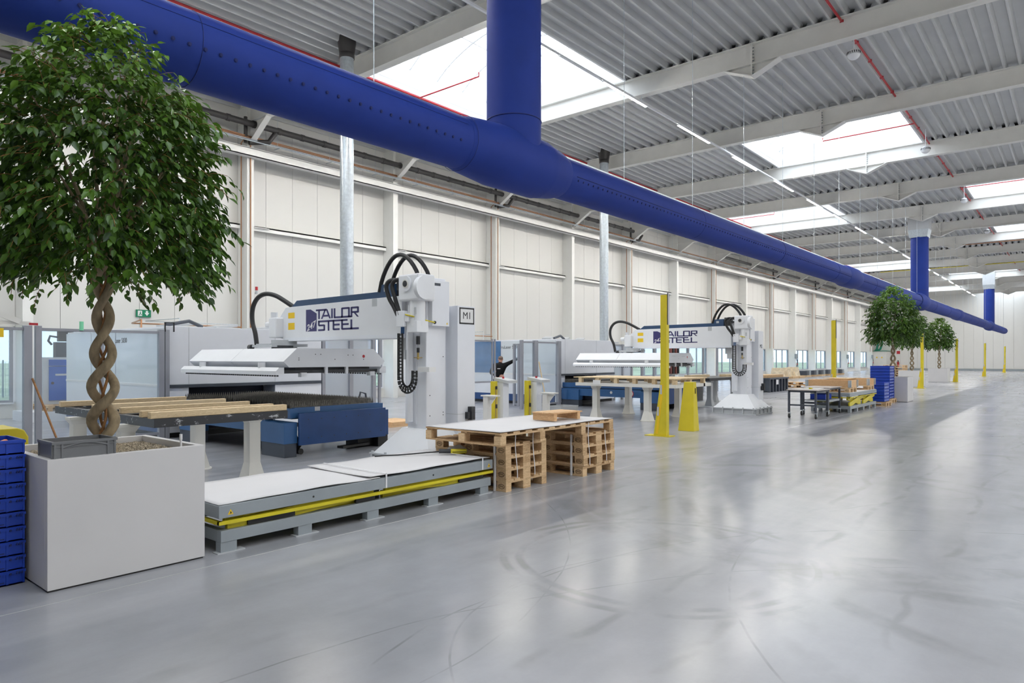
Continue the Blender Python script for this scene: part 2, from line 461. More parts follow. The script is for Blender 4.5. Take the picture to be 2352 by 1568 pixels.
NTH = ['first', 'second', 'third', 'fourth', 'fifth', 'sixth', 'seventh', 'eighth', 'ninth', 'tenth', 'eleventh', 'twelfth', 'thirteenth', 'fourteenth',
       'fifteenth', 'sixteenth', 'seventeenth', 'eighteenth', 'nineteenth', 'twentieth', 'twenty-first', 'twenty-second', 'twenty-third', 'twenty-fourth']

# ================================================================== THE SETTING
# ---- floor: a dark bed with concrete slabs, hairline joints between them
floor = struct(MB().box(XB, XF, YR, YL, -0.3, -0.06).build('floor', 'slate'))
SLX, SLY = 25.0, 6.17
ys = [YR] + [y for y in (-13.36 + SLY * i for i in range(1, 7)) if y < YL - 0.5] + [YL]
slab_cache = {}
x = XB
while x < XF - 0.1:
    x1 = min(x + SLX, XF)
    for a, b in zip(ys[:-1], ys[1:]):
        key = (round(x1 - x, 2), round(b - a, 2))
        if key not in slab_cache:
            slab_cache[key] = MB().box(0.004, key[0] - 0.004, 0.004, key[1] - 0.004, -0.06, 0).build('floor_slab', 'floor', floor)
            slab_cache[key].location = (x, a, 0)
        else:
            clone(slab_cache[key], floor, (x, a, 0))
    x = x1

MB().box(XB + 0.1, XF - 0.1, 5.144, 5.156, -0.02, 0.0006).build('joint_sealant', mat('joint_sealant', (0.44, 0.44, 0.45), 0.5), floor)

# ---- left wall: vertical sandwich panels above the window band
wall_left = struct(MB().box(XB, XF, YL + 0.10, YL + 0.25, 2.42, 10.4).box(XB, XF, YL, YL + 0.25, -0.06, 0.42).build('wall_left', 'wall'))
PW = 1.0417
pan = None
n_pan = int((XF - XB) / PW)
for i in range(n_pan + 1):
    xx = COL0 - 20 * PW + i * PW
    if xx < XB - 0.2 or xx + PW > XF + 0.3: continue
    if pan is None:
        pan = MB().box(0.006, PW - 0.006, 0, 0.1, 0, 7.9).build('wall_panel', 'wall', wall_left); pan.location = (xx, YL, 2.42)
    else:
        clone(pan, wall_left, (xx, YL, 2.42))
# columns, each an H section standing proud of the wall, and the girts between them
colm = MB()
colm.box(0, 0.24, -0.62, -0.60, 0, 10.2).box(0, 0.24, -0.02, 0, 0, 10.2).box(0.0, 0.20, -0.60, -0.02, 0, 10.2)
col = colm.build('column', 'steelwhite', wall_left)
low = MB().box(0.28, BAY - 0.04, -0.22, 0, 6.05, 6.10).box(0.28, BAY - 0.04, -0.22, -0.205, 5.94, 6.10).box(0.26, 1.0, -0.30, -0.02, 6.04, 6.06).build('girt', 'steelwhite', wall_left)
for k in range(-3, 15):
    p = (COL0 + BAY * k, YL, 0)
    if k == -3: col.location = p; low.location = p
    else: clone(col, wall_left, p); clone(low, wall_left, p)
MB().box(XB, XF, YL - 0.66, YL - 0.64, 8.24, 8.52).box(XB, XF, YL - 0.90, YL - 0.62, 8.48, 8.52).box(XB, XF, YL - 0.90, YL - 0.62, 8.24, 8.27).box(XB, XF, YL - 0.90, YL - 0.885, 8.24, 8.50).build('upper_girt', 'steelwhite', wall_left)

# window band: white infill beside each column, then glazing up to the next column
for k in range(-3, 15):
    xc = COL0 + BAY * k
    a = 0.5 if k <= 0 else 1.25
    x0, x1 = max(xc + a, XB), min(xc + BAY - 0.05, XF)
    if x1 - x0 < 0.5: continue
    MB().box(max(xc - 0.05, XB), x0, YL, YL + 0.2, 0.40, 2.45).build('infill_panel', 'white', wall_left)
    w = struct(MB().box(x0, x1, YL + 0.02, YL + 0.10, 0.40, 0.48).box(x0, x1, YL + 0.02, YL + 0.10, 2.34, 2.45).box(x0, x0 + 0.07, YL + 0.02, YL + 0.10, 0.48, 2.34)
               .box(x1 - 0.07, x1, YL + 0.02, YL + 0.10, 0.48, 2.34).build('window_%d' % (k + 4), 'alu'))
    n = 3 if k > 0 else 2
    pw = (x1 - x0 - 0.14) / n
    for i in range(n):
        if i: MB().box(x0 + 0.07 + pw * i - 0.03, x0 + 0.07 + pw * i + 0.03, YL + 0.02, YL + 0.10, 0.48, 2.34).build('mullion', 'alu', w)
        MB().box(x0 + 0.07 + pw * i, x0 + 0.07 + pw * (i + 1), YL + 0.055, YL + 0.065, 0.48, 2.34).build('pane', 'pane', w)
    MB().box(x0, x1, YL - 0.06, YL + 0.02, 0.38, 0.42).build('window_sill', 'white', w)

# ---- far wall, right wall and back wall
wall_far = struct(MB().box(XF, XF + 0.25, YR, YL + 0.25, -0.06, 10.4).build('wall_far', 'wall'))
fp = None
for i in range(35):
    if fp is None: fp = MB().box(-0.06, 0, 0.008, 1.017, 0.25, 10.3).build('wall_panel', 'wall', wall_far); fp.location = (XF, YL - 1.025, 0)
    else: clone(fp, wall_far, (XF, YL - 1.025 * (i + 1), 0))
struct(MB().box(XF - 0.09, XF - 0.06, YR, YL, 0, 0.22).build('baseboard_far', 'grey'))
struct(MB().box(XB, XF, YR - 0.25, YR, -0.06, 10.4).build('wall_right', 'wall'))
struct(MB().box(XB - 0.25, XB, YR, YL + 0.25, -0.06, 10.4).build('wall_back', 'wall'))

# ---- ceiling: trapezoidal roof sheets on white I beams, vaulted skylights between them
ceiling = bpy.data.objects.new('ceiling', None); C.objects.link(ceiling); struct(ceiling)
def sheet(x0, x1, y0, y1):
    m = MB(); y = y0; prof = []
    while y < y1 - 1e-6:
        for dy, dz in ((0, 0), (0.055, 0), (0.10, 0.14), (0.325, 0.14)):
            if y + dy <= y1: prof.append((y + dy, dz))
        y += RIB
    prof.append((y1, 0))
    vs = [(x0, yy, ZD + dz) for yy, dz in prof] + [(x1, yy, ZD + dz) for yy, dz in prof]; n = len(prof)
    m.add(vs, [(i, i + 1, n + i + 1, n + i) for i in range(n - 1)])
    vs = [(x0, y0 - 0.01, ZD + 0.15), (x1, y0 - 0.01, ZD + 0.15), (x1, y1 + 0.01, ZD + 0.15), (x0, y1 + 0.01, ZD + 0.15)]
    m.add(vs, [(0, 1, 2, 3)])
    return m.build('roof_sheet', 'deck', ceiling, recalc=False)
for k in range(-4, 15):
    x0 = bay_x(k) if k > -4 else XB - 0.2
    x1 = min(bay_x(k + 1), XF + 0.2)
    holes = sorted(SKY_Y[s] for kk, s in SKY if kk == k)
    y = YR - 0.1
    for h0, h1 in holes:
        if h0 > y: sheet(x0, x1, y, h0)
        y = h1
    sheet(x0, x1, y, YL + 0.2)
# beams: the splice with its V-shaped haunch sits above the aisle edge
bm_ = MB()
bm_.box(-0.13, 0.13, YR, YL - 0.05, ZB, ZB + 0.025).box(-0.13, 0.13, YR, YL - 0.05, ZD - 0.025, ZD).box(-0.012, 0.012, YR, YL - 0.05, ZB, ZD)
beam = bm_.build('roof_beam', 'beam', ceiling)
hm = MB()
hm.prism([(6.05, ZB), (6.72, ZB - 0.30), (6.78, ZB - 0.30), (7.45, ZB)], 'x', -0.012, 0.012)
hm.bar((0, 6.02, ZB), (0, 6.75, ZB - 0.31), 0.26, 0.022, (0, 1, 0)).bar((0, 6.75, ZB - 0.31), (0, 7.48, ZB), 0.26, 0.022, (0, 1, 0))
hm.box(-0.13, 0.13, 6.735, 6.765, ZB - 0.31, ZD)
haunch = hm.build('haunch', 'beam', beam)
bt = MB()
for i in range(9):
    for sx in (-0.07, 0.07):
        bt.cyl((sx, 6.70, ZB - 0.24 + 0.085 * i), (sx, 6.735, ZB - 0.24 + 0.085 * i), 0.016, 6)
bolts = bt.build('bolt_row', 'grey', beam)
brace = MB().bar((0, YL - 0.55, ZB - 0.75), (0, YL - 1.75, ZB), 0.20, 0.02, (0, 1, 0)).prism([(YL - 0.55, ZB - 0.72), (YL - 1.7, ZB), (YL - 0.55, ZB)], 'x', -0.012, 0.012).build('knee_brace', 'beam', beam)
for k in range(-3, 15):
    p = (bay_x(k), 0, 0)
    if k == -3: beam.location = p
    else:
        b2 = clone(beam, ceiling, p)
        for ch in (haunch, bolts, brace): clone(ch, b2, (0, 0, 0))
struct(MB().box(XB, XF, YL - 0.02, YL + 0.1, 9.7, 10.35).build('trim_1', 'wall'))
# skylights: upstand, arched ribs, vaulted sheet
def skylight(k, s):
    y0, y1 = SKY_Y[s]; x0, x1 = bay_x(k) + 0.14, bay_x(k + 1) - 0.14; zt = ZD + 0.75
    sk = MB().box(x0 - 0.05, x1 + 0.05, y0 - 0.06, y0, ZD - 0.03, zt).box(x0 - 0.05, x1 + 0.05, y1, y1 + 0.06, ZD - 0.03, zt)\
        .box(x0 - 0.17, x0, y0 - 0.06, y1 + 0.06, ZD + 0.0, zt).box(x1, x1 + 0.17, y0 - 0.06, y1 + 0.06, ZD + 0.0, zt).build('skylight', 'curb', ceiling)
    rise = 0.95; n = 14
    arc = [(y0 + (y1 - y0) * i / n, zt + rise * math.sin(PI * i / n) ** 0.8) for i in range(n + 1)]
    m = MB(); vs = [(x0, a, b) for a, b in arc] + [(x1, a, b) for a, b in arc]
    m.add(vs, [(i, i + 1, n + 2 + i, n + 1 + i) for i in range(n)], True)
    for xx in (x0, x1): m.add([(xx, a, b) for a, b in arc], [tuple(range(n + 1))])
    m.build('vault_sheet', 'dome', sk, recalc=False)
    for i in range(6):
        xx = x0 + 0.04 + (x1 - x0 - 0.08) * i / 5
        MB().tube([(xx, a, b - 0.05) for a, b in arc], 0.035, 5).build('arch_rib', 'curb', sk)
    for i in (4, 7, 10):
        MB().box(x0, x1, arc[i][0] - 0.02, arc[i][0] + 0.02, arc[i][1] - 0.07, arc[i][1] - 0.03).build('glazing_bar', 'curb', sk)
for k, s in SKY: skylight(k, s)

# ---- outside: meadow, boundary fence, far tree line
gr = MB().add([(-200, YL + 0.4, -0.4), (320, YL + 0.4, -0.4), (320, 320, -0.4), (-200, 320, -0.4)], [(0, 1, 2, 3)]).build('meadow', 'grassmat')
gr['kind'] = 'structure'
fo = thing('boundary_fence', 'grey wire mesh fence outside beyond the left windows', 'fence', (0, 42, -0.4))
for i in range(26):
    MB().box(-20 + 2.5 * i - 0.03, -20 + 2.5 * i + 0.03, 41.97, 42.03, -0.4, 1.5).build('post', 'grey', fo)
mm = MB()
for i in range(450): mm.bar((-20 + 0.14 * i, 42, -0.35), (-20 + 0.14 * i, 42, 1.4), 0.012, 0.012)
for j in range(6): mm.bar((-20, 42, -0.3 + 0.34 * j), (43, 42, -0.3 + 0.34 * j), 0.014, 0.014)
w_ = mm.build('wire_mesh', 'lightgrey', fo); w_['kind'] = 'stuff'

# ================================================================== OVERHEAD SERVICES
# ---- blue fabric air duct along the hall with three drop ducts
DY, DZ, DR, VR = 7.0, 4.74, 0.352, 0.437
duct = thing('air_duct', 'long blue fabric ventilation duct hung along the hall on drop ducts', 'duct', (0, DY, DZ))
T = [8.42, 43.9, 80.9]
def ringpts(x, r, a0=0.0, a1=2 * PI, n=28): return [(x, DY + r * math.cos(a0 + (a1 - a0) * i / n), DZ + r * math.sin(a0 + (a1 - a0) * i / n)) for i in range(n + 1)]
def run(name, xs, rs, n=32):
    m = MB(); vs = []
    for x_, r in zip(xs, rs):
        vs += [(x_, DY + r * math.cos(2 * PI * i / n), DZ + r * math.sin(2 * PI * i / n)) for i in range(n)]
    m.add(vs, [(k * n + i, k * n + (i + 1) % n, (k + 1) * n + (i + 1) % n, (k + 1) * n + i) for k in range(len(xs) - 1) for i in range(n)], True)
    return m.build(name, 'fabric', duct)
run('duct_run', [-8.8] + [-8.8 + 0.9 * i for i in range(1, 18)] + [7.15], [0.375] * 19)
run('duct_run', [9.55, 12, 20, 28, 36, 42.9], [DR] * 6)
run('duct_run', [44.9, 52, 60, 68, 79.9], [DR] * 5)
run('duct_run', [81.9, 86, 92, 97], [DR] * 4)
run('reducer', [27.8, 28.1, 29.4, 29.7], [DR + 0.005, DR + 0.05, DR + 0.05, DR + 0.005])
run('reducer', [57.8, 58.1, 59.4, 59.7], [DR + 0.005, DR + 0.05, DR + 0.05, DR + 0.005])
ec = MB(); n = 24; prof = [(97 + 1.2 * math.sin(t), DR * math.cos(t) ** 0.6) for t in [PI / 2 * i / 6 for i in range(7)]]
vs = [(x_, DY + max(r, 0.001) * math.cos(2 * PI * i / n), DZ + max(r, 0.001) * math.sin(2 * PI * i / n)) for x_, r in prof for i in range(n)]
ec.add(vs, [(k * n + i, k * n + (i + 1) % n, (k + 1) * n + (i + 1) % n, (k + 1) * n + i) for k in range(6) for i in range(n)], True)
ec.build('end_cap', 'fabric', duct)
for tx in T:
    run('tee', [tx - 1.32, tx - 1.15, tx - 0.62, tx - 0.55, tx + 0.55, tx + 0.62, tx + 0.98, tx + 1.14], [DR + .025, DR + 0.06, 0.465, 0.475, 0.475, 0.46, DR + 0.055, DR + .012])
    zt = ZD + 0.1 if tx < 20 else 8.32
    v = MB(); n = 32
    prof = [(VR, 0.08), (VR, 0.62), (VR, zt - DZ)]
    v.lathe((tx, DY, DZ), prof, n)
    dv = v.build('drop_duct', 'fabric', duct)
    MB().tube([(tx + (VR + 0.004) * math.cos(2 * PI * i / 28), DY + (VR + 0.004) * math.sin(2 * PI * i / 28), DZ + 0.63) for i in range(29)], 0.008, 5).build('seam', 'seam', dv)
    if tx > 20:
        tr = MB().frus((tx - 0.43, tx + 0.43, DY - 0.43, DY + 0.43), 8.30, (tx - 0.50, tx + 0.50, DY - 0.50, DY + 0.50), 8.72).build('duct_transition', 'galv', duct)
        MB().box(tx - 0.50, tx + 0.50, DY - 0.50, DY + 0.50, 8.72, ZD).build('plenum_box', 'lightgrey', duct)
seam_x = [(-3.3, .377), (3.2, .377), (7.15, .405), (7.8, .457), (8.95, .457), (9.45, .37), (14.9, DR), (20.4, DR), (26.2, DR), (32, DR), (37, DR), (47.5, DR), (53, DR), (64, DR), (69, DR), (74, DR), (86, DR), (91, DR), (96, DR)]
for sx, r in seam_x:
    MB().tube(ringpts(sx, r + 0.001), 0.0035 if sx < 20 else 0.007, 5).build('seam', 'seam', duct)
for a in (0.92 * PI, 1.10 * PI):
    pass
# long seams on the side towards the aisle
ang = math.radians(180 + 24)
for x0, x1, r in ((9.7, 42.5, DR), (45, 79.5, DR), (82, 97, DR)):
    MB().tube([(x0, DY + r * math.cos(PI * 1.03), DZ + r * math.sin(PI * 1.03)), (x1, DY + r * math.cos(PI * 1.03), DZ + r * math.sin(PI * 1.03))], 0.006, 5).build('seam', 'seam', duct)
MB().tube([(-8.8, DY + .377 * math.cos(PI * .86), DZ + .377 * math.sin(PI * .86)), (7.0, DY + .377 * math.cos(PI * .86), DZ + .377 * math.sin(PI * .86))], 0.0022, 5).build('seam', 'seam', duct)
# nozzles in a row, nearest ones one by one
noz = None
def nozzle_at(x_, r, a): return Vector((x_, DY + r * math.cos(a), DZ + r * math.sin(a)))
nz = MB(); na = PI * 1.085
ax = Vector((0, math.cos(na), math.sin(na)))
nz.cyl(Vector((0, 0, 0)) - ax * 0.02, ax * 0.012, 0.013, 10); nz.cyl(ax * 0.002, ax * 0.007, 0.020, 10)
for i in range(42):
    q = nozzle_at(0.4 + 0.157 * i, 0.375, na) - Vector((0, DY, DZ))
    if noz is None:
        noz = nz.build('nozzle', 'seam', None); noz.parent = duct; noz.location = q
    else: clone(noz, duct, q)
for i in range(60):
    q = nozzle_at(9.75 + 0.157 * i, DR, na) - Vector((0, DY, DZ)); clone(noz, duct, q)
rest = MB()
for i in range(150):
    q = nozzle_at(19.3 + 0.157 * i, DR, na); rest.cyl(q - ax * 0.01, q + ax * 0.012, 0.016, 6)
rn = rest.build('nozzle_row', 'seam', duct); rn['kind'] = 'stuff'
# hanging rail and wires
MB().box(-8.8, 97, DY - 0.02, DY + 0.02, DZ + 0.385, DZ + 0.41).build('hanging_rail', 'galv', duct)
MB().box(-8.8, 97, DY - 0.004, DY + 0.004, DZ + 0.36, DZ + 0.39).build('hanging_strip', 'seam', duct)
wires = []
for k in range(-3, 14):
    for dx in (0, 3.1):
        xx = bay_x(k) + dx
        if min(abs(xx - t) for t in T) < 0.7: continue
        MB().cyl((xx, DY, DZ + 0.40), (xx, DY, ZB if dx == 0 else ZD), 0.006, 5).build('hanging_wire', 'galv', duct)

# ---- light lines
def light_line(y, z, x0, x1, lab):
    t = thing('lighting_rail', 'white lighting rail below the roof beams, %s' % lab, 'rail', (0, y, z), 'lighting rails')
    MB().box(x0, x1, y - 0.03, y + 0.03, z, z + 0.05).build('trunking', 'white', t)
    for k in range(-3, 15):
        if x0 < bay_x(k) < x1: MB().cyl((bay_x(k), y, z + 0.05), (bay_x(k), y, ZB), 0.006, 5).build('hanger', 'galv', t)
light_line(10.1, 9.2, -8.5, 102.5, 'right of the blue duct')
light_line(18.1, 8.9, -8.5, 102.5, 'left of the blue duct')
light_line(-3.0, 9.2, -8.5, 102.5, 'added unseen beyond the right edge of the picture')  # this rail and the next are unseen, added to carry extra lamps
light_line(-10.0, 9.2, -8.5, 102.5, 'added unseen near the right wall')
lamp0 = None
def lamps(y, z, lab, n, x0, pitch):
    global lamp0
    for i in range(n):
        xx = x0 + pitch * i
        lb = 'lit slim lamp, %s from the near end of %s' % (NTH[i], lab)
        if lamp0 is None:
            lamp0 = thing('linear_lamp', lb, 'lamp', (0, 0, 0), 'linear lamps on the lighting rails')
            MB().box(0, 2.4, -0.04, 0.04, -0.03, 0.0).build('housing', 'white', lamp0)
            MB().add([(0.01, -0.034, -0.031), (0.01, -0.026, -0.042), (0.01, 0.026, -0.042), (0.01, 0.034, -0.031), (2.39, -0.034, -0.031), (2.39, -0.026, -0.042), (2.39, 0.026, -0.042), (2.39, 0.034, -0.031)], [(0, 4, 5, 1), (1, 5, 6, 2), (2, 6, 7, 3)]).build('lens', 'lens', lamp0, recalc=False)
            lamp0.location = (xx, y, z)
        else: dup(lamp0, (xx, y, z), lb)
lamps(10.1, 9.2, 'the right lighting rail', 23, 2.39 - 4.53, 4.53)
lamps(18.1, 8.9, 'the left lighting rail', 23, 2.39 - 4.53, 4.53)
lamps(-3.0, 9.2, 'the added unseen rail beyond the right picture edge', 23, 2.39 - 4.53, 4.53)  # unseen lamp rows, added to brighten faces toward the aisle
lamps(-10.0, 9.2, 'the added unseen rail near the right wall', 23, 2.39 - 4.53, 4.53)

# ---- galvanised exhaust stacks
def stack(px, py, lab):
    t = thing('exhaust_pipe', 'galvanised spiral exhaust pipe rising to the roof, %s' % lab, 'pipe', (px, py, 0), 'exhaust pipes')
    MB().cyl((px, py, 2.2), (px, py, ZD - 0.3), 0.178, 24).build('pipe', 'galv', t)
    m = MB(); z = 2.4
    while z < ZD - 0.4:
        m.lathe((px, py, z), [(0.178, -0.006), (0.183, 0), (0.178, 0.006)], 20); z += 0.14
    m.build('spiral_lock_seam', 'galv', t)
    MB().lathe((px, py, ZD - 0.42), [(0.166, 0), (0.20, 0), (0.20, 0.14), (0.15, 0.14)], 20).lathe((px, py, ZD - 0.28), [(0.20, 0), (0.24, 0.28), (0.24, 0.42)], 20).build('roof_collar', 'drain', t)
    MB().box(px - 0.25, px + 0.55, py - 0.2, py + 0.5, 0.9, 2.2).box(px - 0.35, px + 0.65, py - 0.3, py + 0.6, 2.2, 2.26).build('filter_unit', 'lightgrey', t)
    MB().box(px - 0.25, px + 0.55, py - 0.2, py + 0.5, 0.0, 0.9).build('filter_base', 'slate', t)
stack(11.1, 15.0, 'nearer one behind the first robot arm')
stack(23.8, 15.0, 'farther one behind the second robot arm')

# ---- pipes along the left wall and under the roof
dp = thing('drain_pipe', 'black plastic drain pipe running high along the left wall', 'pipe', (0, YL - 0.95, 9.28))
MB().cyl((XB + 0.1, YL - 0.95, 9.28), (36.5, YL - 0.95, 9.28), 0.10, 14).cyl((50, YL - 0.95, 9.28), (XF - 0.2, YL - 0.95, 9.28), 0.10, 14).build('pipe', 'drain', dp)
cl = None
for i in range(52):
    xx = -8 + 0.9 * i
    if xx > 36: break
    if cl is None: cl = MB().cyl((xx - 0.06, YL - 0.95, 9.28), (xx + 0.06, YL - 0.95, 9.28), 0.115, 14).build('sleeve', 'drain', dp); cx0 = xx
    else: clone(cl, dp, (xx - cx0, 0, 0))
for k in (0, 2, 4, 8, 10, 12):
    xx = COL0 + BAY * k - 0.1
    MB().cyl((xx, YL - 0.7, 8.7), (xx, YL - 0.7, 9.55), 0.06, 10).tube([(xx + 0.1, YL - 0.75, 8.72), (xx + 0.75, YL - 0.85, 8.86), (xx + 0.95, YL - 0.95, 9.2)], 0.085, 10).build('downpipe', 'drain', dp)
cp = thing('copper_pipes', 'copper pipes running along and down the left wall columns', 'pipe', (0, YL - 0.6, 8.9))
for j, (dy, z) in enumerate(((-0.72, 8.93), (-0.78, 8.86))):
    MB().cyl((XB, YL + dy, z), (XF, YL + dy, z), 0.022, 8).build('pipe', 'copper', cp)
for dy, z in ((-0.85, 8.80), (-0.90, 8.74)):
    MB().cyl((XB, YL + dy, z), (XF, YL + dy, z), 0.018, 6).build('conduit', 'galv', cp)
for k in range(-2, 15, 2):
    xx = COL0 + BAY * k
    zb = 2.45
    for dx in (-0.09, 0.10):
        yy = YL - 0.66 if dx > 0 else YL - 0.4
        MB().tube([(xx + dx, YL - 0.72, 8.9), (xx + dx, yy, 8.75), (xx + dx, yy, zb)], 0.02, 6).build('drop_pipe', 'copper', cp)
    for j in range(int(BAY * 2 / 2.1)):
        MB().bar((xx + 2.1 * j + 1, YL - 0.95, 8.72), (xx + 2.1 * j + 1, YL - 0.60, 8.72), 0.03, 0.02).cyl((xx + 2.1 * j + 1, YL - 0.8, 8.72), (xx + 2.1 * j + 1, YL - 0.8, ZD), 0.006, 4).build('pipe_hanger', 'galv', cp)
sp = thing('sprinkler_pipe', 'red sprinkler pipe under the roof beside the left skylights', 'pipe', (0, 16.2, 9.86), 'red sprinkler pipes')
MB().cyl((XB + 0.1, 16.2, 9.88), (XF - 0.2, 16.2, 9.88), 0.035, 8).build('pipe', 'red', sp)
for k in (0, 4, 8, 12):
    xx = bay_x(k) + 2.9
    MB().tube([(xx, 16.2, 9.86), (xx, 13.6, 9.86), (xx, 13.6, 9.98)], 0.022, 6).build('branch', 'red', sp)
sp2 = thing('sprinkler_pipe', 'red sprinkler pipe under the roof at the right edge of the picture', 'pipe', (0, 4.55, 9.86), 'red sprinkler pipes')
MB().cyl((XB + 0.1, 4.55, 9.88), (XF - 0.2, 4.55, 9.88), 0.03, 8).build('pipe', 'red', sp2)
for i in range(40):
    MB().lathe((-8 + 1.45 * i, 4.55, 9.88), [(0.03, -0.03), (0.05, -0.03), (0.05, 0.03), (0.03, 0.03)], 8).build('coupling', 'red', sp2)
for k, y2 in ((2, 7.6), (10, 7.6)):
    xx = bay_x(k) + 3.2
    MB().tube([(xx, 4.55, 9.86), (xx, y2, 9.86), (xx, y2, 9.98)], 0.022, 6).build('branch', 'red', sp2)
for k in (4, 6):
    xx = bay_x(k) + 2.6
    MB().tube([(xx, 4.55, 9.86), (xx, 1.4, 9.86), (xx, 1.4, 9.98)], 0.022, 6).build('branch', 'red', sp2)
yb = thing('yellow_gas_pipe', 'thin yellow pipe crossing below the far roof beams', 'pipe', (68.5, 4, 9.2))
MB().tube([(68.4, YR + 1, 9.34), (68.4, 6.5, 9.34), (68.4, 8.5, 9.32), (68.4, 14, 9.32)], 0.035, 6).build('pipe', 'yellow2', yb)
bp_ = thing('brown_pipe', 'thin brown pipe crossing below a roof beam before the yellow pipe', 'pipe', (55.6, 4, 9.3))
MB().cyl((55.6, YR + 1, 9.33), (55.6, 6.3, 9.33), 0.03, 6).build('pipe', 'copper', bp_)

# ---- ball-shaped detectors on thin rods
for i, (xx, lab) in enumerate(((18.6, 'nearest and largest of the four'), (28.8, 'second nearest of the four'), (39.3, 'third of the four'), (49.7, 'farthest of the four'))):
    t = thing('ceiling_detector', 'white ball shaped detector hanging below the roof, %s' % lab, 'detector', (xx, 4.4, 9.2), 'ball shaped detectors')
    MB().sphere((xx, 4.4, 9.2), 0.15, 18, 12, (1, 1, 0.92)).build('shell', 'white', t)
    m = MB()
    for j in range(18):
        a = 2 * PI * j / 18
        m.bar((xx + 0.149 * math.cos(a), 4.4 + 0.149 * math.sin(a), 9.20), (xx + 0.145 * math.cos(a), 4.4 + 0.145 * math.sin(a), 9.255), 0.022, 0.01)
    m.build('slots', 'dark', t)
    MB().lathe((xx, 4.4, 9.19), [(0.152, -0.012), (0.158, 0), (0.152, 0.012)], 20).build('band', 'lightgrey', t)
    MB().cyl((xx, 4.4, 9.33), (xx, 4.4, ZD), 0.012, 6).build('rod', 'white', t)
# small junction boxes on beams

# ================================================================== TREES AND PLANTERS
def planter(x0, y0, lab, w=1.085, d=1.12, h=0.905):
    t = thing('planter', lab, 'planter', (x0, y0, 0), 'white box planters')
    q = 0.05
    m = MB()
    m.box(x0, x0 + w, y0, y0 + q, 0.012, h).box(x0, x0 + w, y0 + d - q, y0 + d, 0.012, h).box(x0, x0 + q, y0 + q, y0 + d - q, 0.012, h).box(x0 + w - q, x0 + w, y0 + q, y0 + d - q, 0.012, h)
    m.build('box', 'planter', t, bevel=0.003)
    MB().box(x0 + 0.01, x0 + w - 0.01, y0 + 0.01, y0 + d - 0.01, 0, 0.014).build('plinth', 'black', t)
    MB().box(x0 + q, x0 + w - q, y0 + q, y0 + d - q, h - 0.16, h - 0.06).build('soil', 'dark', t)
    return t
def gravel(x0, y0, x1, y1, z, n, parent, seed):
    rnd = random.Random(seed); m = MB()
    for i in range(n):
        x_, y_ = rnd.uniform(x0, x1), rnd.uniform(y0, y1); r = rnd.uniform(0.007, 0.014)
        d = [Vector((rnd.uniform(-1, 1), rnd.uniform(-1, 1), rnd.uniform(-.6, .6))).normalized() * r * rnd.uniform(.7, 1.2) for _ in range(2)]
        c = Vector((x_, y_, z + rnd.uniform(0, 0.012)))
        a, b = d; cc = a.cross(b).normalized() * r * 0.7
        vs = [c + a, c + b, c - a, c - b, c + cc, c - cc]
        m.add(vs, [(0, 1, 4), (1, 2, 4), (2, 3, 4), (3, 0, 4), (1, 0, 5), (2, 1, 5), (3, 2, 5), (0, 3, 5)])
    g = m.build('gravel', 'gravel', parent, recalc=False); g['kind'] = 'stuff'
M['gravel'] = mat('gravel', (0.42, 0.36, 0.27), 0.85, var=0.5, scale=45)
pl1 = planter(1.534, 5.40, 'white box planter in the left foreground holding the large tree')
gravel(1.60, 5.46, 2.56, 6.46, 0.845, 5200, pl1, 3)

